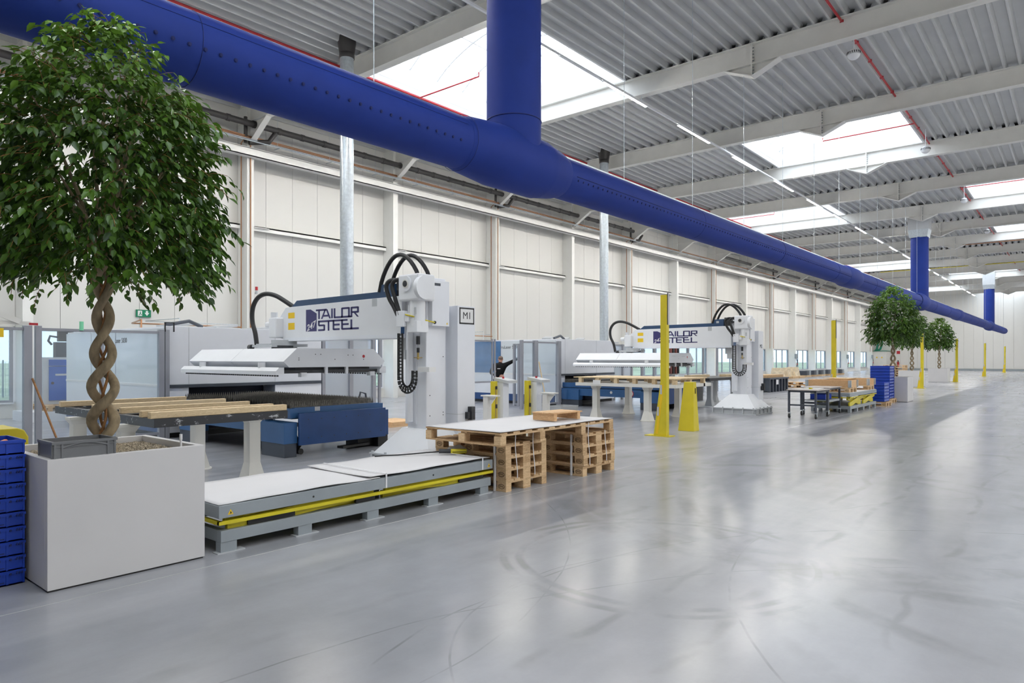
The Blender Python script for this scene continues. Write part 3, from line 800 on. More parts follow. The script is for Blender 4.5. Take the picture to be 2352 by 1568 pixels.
LEAF = np.array([(0, 0, 0), (0.30, 0.24, 0.05), (0.30, -0.24, 0.05), (0.62, 0.20, 0.02), (0.62, -0.20, 0.02), (0.42, 0, -0.03), (1.0, 0, -0.14)], float)
LEAF_F = [(0, 2, 5), (0, 5, 1), (1, 5, 3), (2, 4, 5), (3, 5, 6), (5, 4, 6)]
def tree(cx, cy, zb, lab, seed, n_twigs=900, leaf=0.092, singles=0, flip=1, detail=True):
    rnd = random.Random(seed)
    t = thing('braided_fig_tree', lab, 'tree', (cx, cy, zb), 'braided fig trees')
    # two braided stems
    zc = 2.42
    for s in (0, 1):
        pts, rs = [], []; N_ = 60 if detail else 34
        for i in range(N_ + 1):
            f = i / N_; z = zb - 0.05 + (zc - zb + 0.05) * f
            a = flip * (2 * PI * (z - zb) / 0.545 + PI * s + 0.55)
            amp = (0.085 + 0.018 * math.sin(5.2 * z + 1)) * (1 - 0.35 * f)
            pts.append((cx + amp * (0.6415 * math.cos(a)) + 0.55 * amp * 0.767 * math.sin(a) * 1.0, cy - amp * 0.767 * math.cos(a) + 0.55 * amp * 0.6415 * math.sin(a), z))
            rs.append((0.041 - 0.010 * f) * (1 + 0.07 * math.sin(17 * z + s)))
        MB().tube(pts, rs, 12 if detail else 7).build('stem', 'bark', t)
    if detail:
        for s in (0, 1):
            pts = []
            for i in range(40):
                f = i / 39; z = zb - 0.03 + (zc - zb) * f
                a = flip * (2 * PI * (z - zb) / 0.545 + PI * s + 2.0)
                pts.append((cx + 0.028 * math.cos(a) * (1 + .4 * math.sin(9 * z)), cy + 0.028 * math.sin(a), z))
            MB().tube(pts, 0.011, 7).build('thin_stem', 'root', t)
    # crown: limbs, then drooping twigs that carry the leaves
    def rad(z):
        zs = [1.9, 2.05, 2.25, 2.5, 2.8, 3.05, 3.4, 3.74, 4.05, 4.25, 4.36]
        r_ = [0.60, 0.80, 0.92, 0.97, 0.97, 0.93, 0.86, 0.74, 0.52, 0.28, 0.06]
        return float(np.interp(z, zs, r_))
    br = MB()
    for i in range(22 if detail else 7):
        a = rnd.uniform(0, 2 * PI); zt = rnd.uniform(2.5, 4.2); r1 = rad(zt) * rnd.uniform(0.5, 0.85)
        p0 = Vector((cx, cy, zc - rnd.uniform(0.0, 0.15))); p3 = Vector((cx + r1 * math.cos(a), cy + r1 * math.sin(a), zt))
        p1 = p0.lerp(p3, 0.35) + Vector((0, 0, 0.12)); p2 = p0.lerp(p3, 0.7) + Vector((rnd.uniform(-.05, .05), rnd.uniform(-.05, .05), 0.1))
        br.tube([p0, p1, p2, p3], [0.022, 0.015, 0.009, 0.004], 5)
    br.build('limbs', 'bark', t)
    tw = MB(); L = []; young_toplit = []
    for i in range(n_twigs):
        z = rnd.choice((rnd.uniform(1.95, 4.34), rnd.uniform(2.0, 3.8))); R = rad(z); a = rnd.uniform(0, 2 * PI)
        rr = R * (rnd.uniform(0.25, 1.0) ** 0.45)
        zl = 2.62 - 0.68 * (rr / 0.97) ** 1.3 + rnd.uniform(-.08, .08)
        if z < zl: z = zl + rnd.uniform(0, 0.4); R = rad(z)
        if rnd.random() < 0.05: rr = R * rnd.uniform(1.02, 1.14)
        out = Vector((math.cos(a), math.sin(a), 0)); p = Vector((cx, cy, z)) + out * rr
        up = (z - 3.1) / 1.2
        d = (out * rnd.uniform(0.5, 1.0) + Vector((rnd.uniform(-.5, .5), rnd.uniform(-.5, .5), up * 0.8 + rnd.uniform(-0.3, 0.3)))).normalized()
        ln = rnd.uniform(0.12, 0.26); pts = []; q = p - d * ln
        for j in range(6):
            pts.append(q.copy()); q = q + d * (ln / 5); d = (d + Vector((0, 0, -0.16))).normalized()
        if detail and i % 2 == 0: tw.tube(pts, 0.0025, 3, caps=False)
        k = 7
        for j in range(k):
            f = j / (k - 1); c = pts[min(5, int(f * 5.01))]
            side = 1 if j % 2 else -1
            hd = (pts[-1] - pts[0]); hd.z = 0
            hd = hd.normalized() if hd.length > 1e-4 else out
            perp = Vector((-hd.y, hd.x, 0)) * side
            ld = (hd * rnd.uniform(0.2, 0.9) + perp * rnd.uniform(0.3, 0.9) * (1 - 0.7 * f) + Vector((0, 0, -rnd.uniform(0.25, 0.95) + 0.35 * max(0, up)))).normalized()
            nrm = Vector((rnd.uniform(-.5, .5), rnd.uniform(-.5, .5), 1)); sd = nrm.cross(ld).normalized(); nn = ld.cross(sd)
            sz = leaf * rnd.uniform(0.75, 1.15)
            L.append((c, ld, sd, nn, sz)); young_toplit.append(max(0.0, min(1.0, (z - 3.45) * 0.8 + (0.28 if rnd.random() < 0.07 else 0.0) + rnd.uniform(-.25, .2) + 0.25 * f * max(0, up))))  # paler toward crown top: new growth plus toplight put into the leaf colour
    if detail: tw.build('twigs', 'root', t)['kind'] = 'stuff'
    order = sorted(range(len(L)), key=lambda i: (L[i][0] - Vector((0, 0, 1.6))).length)
    one = set(order[:singles * 2][::2])
    vs = np.zeros((len(L) * 7, 3)); fs = []; yg = []; n = 0
    base = wloc(t); proto = None
    for i, (c, ld, sd, nn, sz) in enumerate(L):
        B = np.array([ld, sd, nn]) * sz
        if i in one:
            mtx = Matrix((( ld.x, sd.x, nn.x, c.x - base.x), (ld.y, sd.y, nn.y, c.y - base.y), (ld.z, sd.z, nn.z, c.z - base.z), (0, 0, 0, 1))) @ Matrix.Scale(sz, 4)
            if proto is None:
                me = bpy.data.meshes.new('leaf'); me.from_pydata([tuple(p) for p in LEAF], [], LEAF_F); me.materials.append(M['leaf'])
                me.polygons.foreach_set('use_smooth', [True] * 6)
                proto = bpy.data.objects.new('leaf', me); o = proto
            else: o = proto.copy()
            C.objects.link(o); o.parent = t; o.matrix_local = mtx
            continue
        vs[n * 7:n * 7 + 7] = LEAF @ B + np.array(c) - np.array(base)
        fs += [tuple(k + n * 7 for k in f) for f in LEAF_F]; yg += [young_toplit[i]] * 7; n += 1
    me = bpy.data.meshes.new('foliage'); me.from_pydata(vs[:n * 7].tolist(), [], fs)
    at = me.attributes.new('young_toplit', 'FLOAT', 'POINT'); at.data.foreach_set('value', yg)
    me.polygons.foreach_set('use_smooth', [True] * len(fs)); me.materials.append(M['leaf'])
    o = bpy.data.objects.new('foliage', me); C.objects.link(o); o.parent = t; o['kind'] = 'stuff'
    return t
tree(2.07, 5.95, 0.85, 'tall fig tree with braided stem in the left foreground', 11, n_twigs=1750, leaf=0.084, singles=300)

# ================================================================== BLUE CRATES IN THE LEFT FOREGROUND
def crate_mesh_parts(t, w, d, h, open_top=False, slot=True):
    m = MB(); q = 0.012
    m.box(0, w, 0, d, 0.0, 0.01).box(0, w, 0, q, 0, h).box(0, w, d - q, d, 0, h).box(0, q, q, d - q, 0, h).box(w - q, w, q, d - q, 0, h)
    m.box(-0.006, w + 0.006, -0.008, 0.0, h - 0.022, h - 0.004).box(-0.006, w + 0.006, d, d + 0.008, h - 0.022, h - 0.004).box(w, w + 0.008, 0, d, h - 0.022, h - 0.004).box(-0.008, 0, 0, d, h - 0.022, h - 0.004)
    for x_ in (0.0, 0.10, w - 0.11, w - 0.012): m.box(x_, x_ + 0.012, -0.006, 0, 0.006, h - 0.02)
    m.build('body', 'crate', t)
    if slot:
        MB().box(w / 2 - 0.13, w - 0.12, -0.004, 0.002, h * 0.22, h * 0.27).build('rib', 'crate_dark', t)
        g = MB()
        for x_ in (w - 0.155, w - 0.09): 
            g.box(x_, x_ + 0.012, -0.010, 0.002, h - 0.03, h - 0.015)
        for x_ in (w - 0.05, w - 0.035, w - 0.02): g.box(x_, x_ + 0.008, -0.010, 0.002, h - 0.03, h - 0.012)
        g.build('clip_slots', 'crate_dark', t)
        MB().tube([(w / 2 - 0.09, -0.004, h * 0.52), (w / 2 + 0.06, -0.004, h * 0.52), (w / 2 + 0.085, -0.004, h * 0.56)], 0.011, 8).build('hand_slot', 'black', t)
cr0 = None
for i in range(9):
    lab = ('lowest' if i == 0 else NTH[i] + ' from the floor') + ' blue crate in the foreground stack beside the planter'
    if cr0 is None:
        cr0 = thing('plastic_crate', lab, 'crate', (0, 0, 0), 'blue crates stacked in the left foreground')
        crate_mesh_parts(cr0, 0.6, 0.4, 0.1015); c = cr0
    else: c = dup(cr0, (0, 0, 0), lab)
    c.location = (0.905, 5.79, 0.002 + 0.102 * i)
top = thing('plastic_crate', 'open blue crate on top of the foreground stack beside the planter', 'crate', (0, 0, 0), 'blue crates stacked in the left foreground')
crate_mesh_parts(top, 0.6, 0.4, 0.10, slot=False)
top.location = (0.905, 5.79, 0.921)
bag = MB().sphere((1.2, 6.0, 0.995), 0.11, 12, 8, (1.5, 1.2, 0.35)).build('cloth_bundle', 'paper'); tag(bag, 'white cloth bundle lying in the topmost blue crate', 'cloth')
orr = MB().cyl((1.33, 5.86, 0.962), (1.43, 5.93, 0.99), 0.03, 10).build('orange_roll', mat('orange_plastic', (0.75, 0.20, 0.02), 0.5)); tag(orr, 'small orange roll in the topmost blue crate', 'roll')
yc = thing('yellow_cart', 'yellow sheet metal cart behind the foreground crates', 'cart', (1.2, 7.0, 0))
MB().prism([(0.9, 0.12), (1.85, 0.12), (1.85, 0.92), (1.82, 0.98), (1.77, 1.0), (0.9, 1.0)], 'y', 7.0, 7.45).build('body', 'yellow', yc, bevel=0.01)
for x_ in (1.0, 1.75):
    for y_ in (7.06, 7.39): MB().cyl((x_, y_ - 0.02, 0.06), (x_, y_ + 0.02, 0.06), 0.06, 12).build('wheel', 'rubber', yc)
# grey bin on the planter rim
gb = thing('storage_bin', 'small grey plastic bin resting on the rim of the foreground planter', 'bin', (1.56, 5.44, 0.905))
def grey_bin(t, w, d, h, m_='greycrate'):
    q = 0.01; m = MB()
    m.box(0.01, w - 0.01, 0.01, d - 0.01, 0, 0.01).box(0, w, 0, q, 0, h).box(0, w, d - q, d, 0, h).box(0, q, q, d - q, 0, h).box(w - q, w, q, d - q, 0, h)
    m.build('body', m_, t)
    m = MB(); m.box(-0.008, w + 0.008, -0.008, 0.0, h - 0.018, h).box(-0.008, w + 0.008, d, d + 0.008, h - 0.018, h).box(-0.008, 0, 0, d, h - 0.018, h).box(w, w + 0.008, 0, d, h - 0.018, h)
    m.build('rim', m_, t)
    m = MB()
    for x_ in (0.005, 0.05, w - 0.06, w - 0.015): m.box(x_, x_ + 0.012, -0.007, 0, 0, h)
    for y_ in (0.005, d - 0.02): m.box(-0.007, 0, y_, y_ + 0.014, 0, h)
    m.tube([(0.06 + (w - 0.12) * i / 10, -0.003, h * 0.62 + 0.028 * math.sin(PI * i / 10)) for i in range(11)], 0.006, 5)
    m.box(-0.006, w + 0.006, -0.006, 0, h * 0.66, h * 0.70)
    m.build('rib', m_, t)
gb.location = (0, 0, 0); grey_bin(gb, 0.40, 0.30, 0.115); gb.location = (1.575, 5.43, 0.905)
pg = MB().cyl((2.52, 5.60, 0.83), (2.52, 5.60, 0.965), 0.009, 8).cyl((2.52, 5.60, 0.94), (2.52, 5.60, 0.985), 0.012, 8).build('water_level_gauge', 'strap')
tag(pg, 'small clear water gauge stuck in the gravel of the foreground planter', 'gauge')

# ================================================================== LIFT TABLE IN FRONT
def warn_sign(parent, x_, y_, z, s=0.05):
    w = MB().prism([(x_ - s / 2, z), (x_ + s / 2, z), (x_, z + s * 0.88)], 'y', y_ - 0.0015, y_).build('warning_sticker', 'sticker', parent)
    MB().prism([(x_ - s * 0.2, z + s * .16), (x_ + s * .2, z + s * .16), (x_ + s * .12, z + s * .36), (x_, z + s * .58), (x_ - s * .08, z + s * .3)], 'y', y_ - 0.0025, y_ - 0.0015).build('pictogram', 'print', w)
lt = thing('lift_table', 'grey and yellow scissor lift table in the foreground, lowered', 'lift table', (4.4, 5.95, 0))
LX0, LX1, LY0, LY1 = 2.73, 6.09, 5.39, 6.48
MB().box(LX0, LX1, LY0, LY1, 0.288, 0.394).build('platform', 'grey', lt, bevel=0.004)
m = MB(); m.box(LX0 - 0.0, LX1, LY0 - 0.005, LY0 + 0.03, 0.236, 0.264).box(LX0, LX1, LY1 - 0.03, LY1 + 0.005, 0.236, 0.264).box(LX0, LX0 + 0.03, LY0, LY1, 0.236, 0.264).box(LX1 - 0.03, LX1, LY0, LY1, 0.236, 0.264)
m.build('safety_rim', 'yellow2', lt)
m = MB()
for y_ in (LY0 + 0.07, LY1 - 0.11):
    for p_, q_ in (((LX0 + 0.1, y_, 0.20), (4.35, y_, 0.27)), ((4.35, y_ + 0.045, 0.20), (LX0 + 0.1, y_ + 0.045, 0.27)), ((4.5, y_, 0.27), (LX1 - 0.15, y_, 0.20)), ((4.5, y_ + 0.045, 0.20), (LX1 - 0.15, y_ + 0.045, 0.27))):
        MB().bar(p_, q_, 0.04, 0.09).build('scissor_arm', 'yellow2', lt)
m = MB()
for a, b in ((3.0, 3.45), (4.12, 4.35), (5.55, 5.95)): MB().box(a, b, LY0 + 0.03, LY0 + 0.06, 0.19, 0.235).build('rubber_bumper', 'black', lt)
MB().box(LX0 + 0.02, LX1 - 0.03, LY0 + 0.005, LY0 + 0.07, 0.09, 0.185).box(LX0 + 0.02, LX1 - 0.03, LY1 - 0.07, LY1 - 0.005, 0.09, 0.185).box(LX0 + 0.02, LX0 + 0.08, LY0 + 0.07, LY1 - 0.07, 0.09, 0.185)\
    .box(LX1 - 0.09, LX1 - 0.03, LY0 + 0.07, LY1 - 0.07, 0.09, 0.185).build('base_frame', 'grey', lt, bevel=0.003)
for i, xx in enumerate((2.75, 3.47, 4.24, 5.06, 5.88)):
    for y_ in (LY0, LY1 - 0.09):
        l_ = MB().box(xx, xx + 0.14, y_ + 0.01, y_ + 0.09, 0.008, 0.09).build('leg', 'grey', lt)
        MB().box(xx - 0.03, xx + 0.21, y_ + 0.0, y_ + 0.09, 0, 0.009).build('foot_plate', 'lightgrey', l_)
warn_sign(lt, LX0 + 0.10, LY0, 0.312); warn_sign(lt, LX1 - 0.07, LY0, 0.312)
for xx in (3.62, 5.12): MB().cyl((xx, LY0 - 0.002, 0.335), (xx, LY0 + 0.01, 0.335), 0.01, 8).build('bolt_hole', 'black', lt)
def board(x0, x1, y0, y1, z, seed, nx=24, ny=10, amp=0.01):
    rnd = random.Random(seed); m = MB(); ph = [rnd.uniform(0, 6) for _ in range(4)]
    def h(i, j): 
        u, w = i / nx, j / ny
        return z + amp * (1 + math.sin(7 * u + ph[0]) * math.sin(5 * w + ph[1])) * 0.5 + amp * 0.5 * (1 + math.sin(15 * u + ph[2]) * 0.6) * (abs(w - 0.5) * 2) ** 4
    top_ = [(x0 + (x1 - x0) * i / nx, y0 + (y1 - y0) * j / ny, h(i, j)) for i in range(nx + 1) for j in range(ny + 1)]
    bot = [(a, b, c - 0.004) for a, b, c in top_]; n_ = len(top_)
    id_ = lambda i, j: i * (ny + 1) + j
    m.add(top_ + bot, [(id_(i, j), id_(i + 1, j), id_(i + 1, j + 1), id_(i, j + 1)) for i in range(nx) for j in range(ny)] + [(n_ + id_(i, j + 1), n_ + id_(i + 1, j + 1), n_ + id_(i + 1, j), n_ + id_(i, j)) for i in range(nx) for j in range(ny)]
          + [(id_(i, 0), n_ + id_(i, 0), n_ + id_(i + 1, 0), id_(i + 1, 0)) for i in range(nx)] + [(id_(i + 1, ny), n_ + id_(i + 1, ny), n_ + id_(i, ny), id_(i, ny)) for i in range(nx)]
          + [(id_(0, j + 1), n_ + id_(0, j + 1), n_ + id_(0, j), id_(0, j)) for j in range(ny)] + [(id_(nx, j), n_ + id_(nx, j), n_ + id_(nx, j + 1), id_(nx, j + 1)) for j in range(ny)], True)
    return m
s1 = board(2.735, 4.40, 5.40, 6.47, 0.3985, 1).build('cover_board', 'paper'); tag(s1, 'white cover board on the lift table, half nearer the planter', 'board', 'white boards on the lift table')
s2 = board(4.28, 6.05, 5.405, 6.49, 0.4145, 2).build('cover_board', 'paper'); tag(s2, 'white cover board on the lift table, half nearer the pallets', 'board', 'white boards on the lift table')
for xx, lab in ((4.46, 'middle'), (5.90, 'pallet end')):
    st = MB().box(xx, xx + 0.018, LY0 - 0.004, LY0 - 0.001, 0.292, 0.44).box(xx, xx + 0.018, LY0 - 0.004, LY1 - 0.02, 0.436, 0.439).build('packing_strap', 'strap')
    tag(st, 'white packing strap round the lift table platform at its ' + lab, 'strap', 'straps on the lift table')

# ================================================================== WOODEN PALLETS
def pallet_parts(t, w=0.8, l=1.2, logo=True, h=0.144):
    bw = (0.145, 0.10, 0.145, 0.10, 0.145)
    xs_ = [0, 0.1625, 0.3275, 0.5375, w - 0.145]
    for x_, b in zip(xs_, bw): MB().box(x_, x_ + b, 0, l, h - 0.022, h).build('deck_board', 'wood', t)
    for y_ in (0.0, l / 2 - 0.0725, l - 0.145): MB().box(0, w, y_, y_ + 0.145, h - 0.044, h - 0.022).build('stringer_board', 'wood', t)
    for x_, b in ((0, 0.10), (w / 2 - 0.0725, 0.145), (w - 0.10, 0.10)):
        MB().box(x_, x_ + b, 0, l, 0, 0.022).build('bottom_board', 'wood', t)
        for y_ in (0.0, l / 2 - 0.0725, l - 0.145):
            bl = MB().box(x_, x_ + b, y_, y_ + 0.145, 0.022, h - 0.044).build('block', 'wood', t)
            if logo and x_ == 0:
                m = MB(); cy_, cz_ = y_ + 0.0725, 0.061
                m.tube([(-0.001, cy_ + 0.048 * math.cos(2 * PI * i / 20), cz_ + 0.027 * math.sin(2 * PI * i / 20)) for i in range(21)], 0.003, 4)
                m.build('brand_oval', 'brand', bl)
                tx = text('EPAL', 0.034, 'brand', 'brand_letters', bl, (-0.0012, cy_, cz_), FACE_MX)
pal0 = thing('wooden_pallet', 'x', 'pallet', (0, 0, 0), 'stacked wooden pallets')
pallet_parts(pal0)
rnd = random.Random(5)
first = True
for sx, sy, lab in ((6.19, 5.265, 'stack nearer the lift table'), (7.66, 5.165, 'stack farther from the lift table')):
    for i in range(4):
        lb = ('lowest', 'second lowest', 'third lowest', 'fourth and highest plain')[i] + ' wooden pallet of the ' + lab
        p = (sx + rnd.uniform(-.012, .012), sy + rnd.uniform(-.012, .012), 0.1442 * i)
        if first: pal0.location = p; pal0['label'] = lb; first = False
        else: dup(pal0, p, lb)
bp1 = thing('long_pallet', 'long wooden pallet bridging the two pallet stacks', 'pallet', (5.93, 5.15, 0.578))
PX0, PX1, PY0, PY1, PZ = 5.93, 8.38, 5.13, 6.38, 0.578
for y_ in (PY0, PY0 + 0.55, PY1 - 0.1): MB().box(PX0 + 0.02, PX1, y_, y_ + 0.1, PZ + 0.115, PZ + 0.137).build('stringer_board', 'wood', bp1)
for i in range(11):
    xx = PX0 + (PX1 - PX0 - 0.12) * i / 10
    MB().box(xx, xx + 0.12, PY0, PY1, PZ + 0.137, PZ + 0.155).build('deck_board', 'wood', bp1)
for xx in (PX0, PX0 + 0.75, PX0 + 1.65, PX1 - 0.1):
    MB().box(xx, xx + 0.1, PY0, PY1, PZ, PZ + 0.02).build('bottom_board', 'wood', bp1)
    for y_ in (PY0, PY0 + 0.575, PY1 - 0.1): MB().box(xx, xx + 0.1, y_, y_ + 0.1, PZ + 0.02, PZ + 0.115).build('block', 'wood', bp1)
bs = board(PX0 + 0.0, PX1, PY0 + 0.0, PY1, PZ + 0.162, 7, amp=0.006).build('cover_board', 'paper'); tag(bs, 'white cover board on the long pallet', 'board')
for x_, y_, z0, z1, lab in ((6.32, 5.225, 0.16, 0.70, 'left on the nearer stack'), (6.66, 5.225, 0.16, 0.74, 'right on the nearer stack'), (7.74, 5.125, 0.16, 0.73, 'left on the farther stack'), (8.16, 5.125, 0.17, 0.6, 'right on the farther stack')):
    s_ = MB().tube([(x_ + 0.012 * math.sin(9 * z), y_ - 0.008 * (1 + math.sin(7 * z)), z) for z in [z0 + (z1 - z0) * i / 10 for i in range(11)]], 0.006, 5).build('packing_strap', 'strap')
    tag(s_, 'white packing strap hanging down the pallets, ' + lab, 'strap', 'straps on the pallet stacks')
for (x_, y_, z0, z1, lab) in ((6.168, 5.43, 0.002, 0.56, 'nearer'), (7.645, 5.34, 0.002, 0.56, 'farther')):
    s_ = MB().box(x_ - 0.004, x_ + 0.03, y_, y_ + 0.016, z0, z1).build('packing_strap', 'strap')
    tag(s_, 'white strap across the end of the %s pallet stack' % lab, 'strap', 'straps on the pallet stacks')
smp = thing('small_pallet', 'small fresh wooden pallet lying on the white board of the long pallet', 'pallet', (0, 0, 0))
for y_ in (0.0, 0.10, 0.20, 0.30): MB().box(-0.02, 0.60, y_ - 0.015, y_ + 0.07, 0.095, 0.11).build('deck_board', 'wood_red', smp)
for x_ in (0.0, 0.50): MB().box(x_, x_ + 0.06, -0.01, 0.37, 0.0, 0.095).build('runner', 'wood_red', smp)
smp.location = (7.36, 5.43, PZ + 0.176); smp.rotation_euler = (0, 0, math.radians(-4))
tool = thing('power_tool', 'yellow and black hand tool lying at the pallet end of the lift table', 'tool', (0, 0, 0))
MB().box(0, 0.20, -0.035, 0.035, 0, 0.055).build('body', 'yellow2', tool, bevel=0.015)
MB().cyl((0.0, 0, 0.03), (-0.14, 0, 0.035), 0.026, 12).build('head', 'dark', tool)
MB().box(0.02, 0.19, -0.037, -0.034, 0.018, 0.026).build('trim_strip', 'black', tool)
tool.location = (5.92, 5.93, 0.432); tool.rotation_euler = (0, 0, math.radians(-38))
cab = MB().tube([(5.81, 6.02, 0.46), (5.70, 6.12, 0.452), (5.55, 6.22, 0.442), (5.40, 6.30, 0.438), (5.25, 6.42, 0.436), (5.18, 6.46, 0.43)], 0.008, 7).build('power_cable', 'black')
tag(cab, 'black cable of the hand tool trailing over the lift table', 'cable')
rnd = random.Random(9); m = MB()
gx, gy = 6, 5
P_ = {(i, j): (6.02 + 0.035 * i - 0.02 * j, 6.12 - 0.03 * i - 0.02 * j + rnd.uniform(-.01, .01), 0.44 + 0.07 * math.sin(PI * i / gx) * math.sin(PI * j / gy) + rnd.uniform(0, 0.03)) for i in range(gx + 1) for j in range(gy + 1)}
for i in range(gx):
    for j in range(gy): m.add([P_[i, j], P_[i + 1, j], P_[i + 1, j + 1], P_[i, j + 1]], [(0, 1, 2, 3)])
pw_ = m.build('crumpled_foil', M['foil']); tag(pw_, 'crumpled clear plastic wrap beside the yellow hand tool', 'wrap')

# ================================================================== SHEET TABLES ON WHITE LEGS
def table_leg(t, x_, y_, z1, m_='offwhite'):
    l_ = MB().box(x_ - 0.075, x_ + 0.075, y_ - 0.075, y_ + 0.075, 0.18, z1 - 0.06).frus((x_ - 0.125, x_ + 0.125, y_ - 0.125, y_ + 0.125), 0.015, (x_ - 0.075, x_ + 0.075, y_ - 0.075, y_ + 0.075), 0.25).build('leg', m_, t)
    MB().frus((x_ - 0.076, x_ + 0.076, y_ - 0.076, y_ + 0.076), z1 - 0.09, (x_ - 0.12, x_ + 0.12, y_ - 0.09, y_ + 0.09), z1 - 0.03).box(x_ - 0.12, x_ + 0.12, y_ - 0.09, y_ + 0.09, z1 - 0.03, z1).build('leg_head', m_, l_)
    MB().cyl((x_, y_, 0), (x_, y_, 0.016), 0.19, 20).build('foot_plate', m_, l_)
wt = thing('sheet_table', 'worn black steel sheet table on white legs behind the foreground planter', 'table', (3.9, 9.1, 0), 'sheet tables beside the robots')
for x_ in (3.12, 4.65):
    for y_ in (8.3, 9.8): table_leg(wt, x_, y_, 0.855)
M['wornblack'] = mat('worn_black_paint', (0.025, 0.026, 0.03), 0.45, var=0.2, scale=10)
def worn():
    m, nt, b = node_mat('chipped_black_paint'); geo = nt.nodes.new('ShaderNodeNewGeometry')
    n = nt.nodes.new('ShaderNodeTexNoise'); n.inputs['Scale'].default_value = 9; n.inputs['Detail'].default_value = 8; n.inputs['Roughness'].default_value = 0.7
    mp = nt.nodes.new('ShaderNodeMapping'); mp.inputs['Scale'].default_value = (1, 1, 2.2)
    nt.links.new(geo.outputs['Position'], mp.inputs[0]); nt.links.new(mp.outputs[0], n.inputs['Vector'])
    r = nt.nodes.new('ShaderNodeValToRGB'); r.color_ramp.elements[0].position = 0.585; r.color_ramp.elements[1].position = 0.64
    r.color_ramp.elements[0].color = (0.028, 0.03, 0.036, 1); r.color_ramp.elements[1].color = (0.45, 0.46, 0.48, 1)
    nt.links.new(n.outputs['Fac'], r.inputs[0]); nt.links.new(r.outputs[0], b.inputs['Base Color']); b.inputs['Roughness'].default_value = 0.45
    return m
M['chipped'] = worn()
MB().box(3.13, 4.72, 7.58, 7.66, 0.855, 0.95).box(3.13, 4.72, 10.62, 10.70, 0.855, 0.95).box(3.13, 3.21, 7.66, 10.62, 0.855, 0.95).box(4.64, 4.72, 7.66, 10.62, 0.855, 0.95).build('frame', 'chipped', wt)
for i in range(7): MB().box(3.21, 4.64, 7.9 + 0.4 * i, 7.98 + 0.4 * i, 0.87, 0.935).build('cross_bar', 'wornblack', wt)
for i, (y_, a, b, lab) in enumerate(((7.63, 3.10, 4.72, 'nearest of the five'), (7.90, 3.12, 4.70, 'second nearest'), (8.62, 3.18, 4.78, 'middle one'), (9.42, 3.16, 4.86, 'fourth from the front'), (10.40, 3.10, 4.75, 'rearmost of the five'))):
    t_ = MB().box(a, b, y_ - 0.035, y_ + 0.045, 0.951, 1.022).build('timber_beam', 'wood_pale', bevel=0.006)
    tag(t_, 'pale squared timber lying across the black sheet table, ' + lab, 'timber', 'timbers on the black table')

wt2 = thing('sheet_table', 'white steel table under the wide wooden pallet before the second robot', 'table', (16.1, 9.1, 0), 'sheet tables beside the robots')
for x_ in (15.55, 17.25):
    for y_ in (8.5, 10.05): table_leg(wt2, x_, y_, 0.86)
MB().box(15.3, 16.98, 7.6, 7.68, 0.86, 0.945).box(15.3, 16.98, 10.47, 10.55, 0.86, 0.945).box(15.3, 15.38, 7.68, 10.47, 0.86, 0.945).box(17.28, 17.36, 7.68, 10.47, 0.86, 0.945).box(15.38, 17.28, 8.45, 8.55, 0.86, 0.93).box(15.38, 17.28, 10.0, 10.1, 0.86, 0.93)\
    .box(16.9, 17.36, 7.6, 7.68, 0.86, 0.945).build('frame', 'offwhite', wt2)
MB().box(15.288, 15.30, 9.75, 9.98, 0.90, 1.02).build('label_plate', 'label', wt2)
wp = thing('wide_pallet', 'wide pale wooden pallet deck lying on the white steel table', 'pallet', (15.3, 7.6, 0.945))
for i in range(8):
    x_ = 15.28 + (17.0 - 15.28 - 0.2) * i / 7
    MB().box(x_, x_ + 0.2, 7.55, 10.6, 1.075, 1.098).build('deck_board', 'wood_pale', wp)
for y_ in (7.6, 8.15, 8.7, 9.25, 9.8, 10.35):
    MB().box(15.3, 17.0, y_, y_ + 0.1, 1.05, 1.075).build('stringer_board', 'wood_pale', wp)
    for x_ in (15.3, 16.1, 16.9): MB().box(x_, x_ + 0.1, y_, y_ + 0.1, 0.945, 1.05).build('block', 'wood_pale', wp)

dk = thing('workbench', 'long black steel bench behind the second robot', 'table', (22.5, 9.7, 0))
MB().box(20.9, 24.6, 9.2, 10.4, 0.86, 0.95).build('top', 'wornblack', dk)
for x_ in (21.6, 23.6):
    for y_ in (9.5, 10.2): table_leg(dk, x_, y_, 0.86, 'lightgrey')
MB().box(20.95, 24.9, 9.1, 10.6, 0.0, 0.02).build('floor_plate', 'lightgrey', dk)
for x_, y_, lab in ((21.0, 9.9, 'left'), (22.9, 9.5, 'right')):
    b_ = MB().box(x_, x_ + 1.5, y_, y_ + 0.22, 0.951, 1.03).build('timber_beam', 'wood_pale'); tag(b_, 'short timber lying at the %s on the black bench behind the second robot' % lab, 'timber')

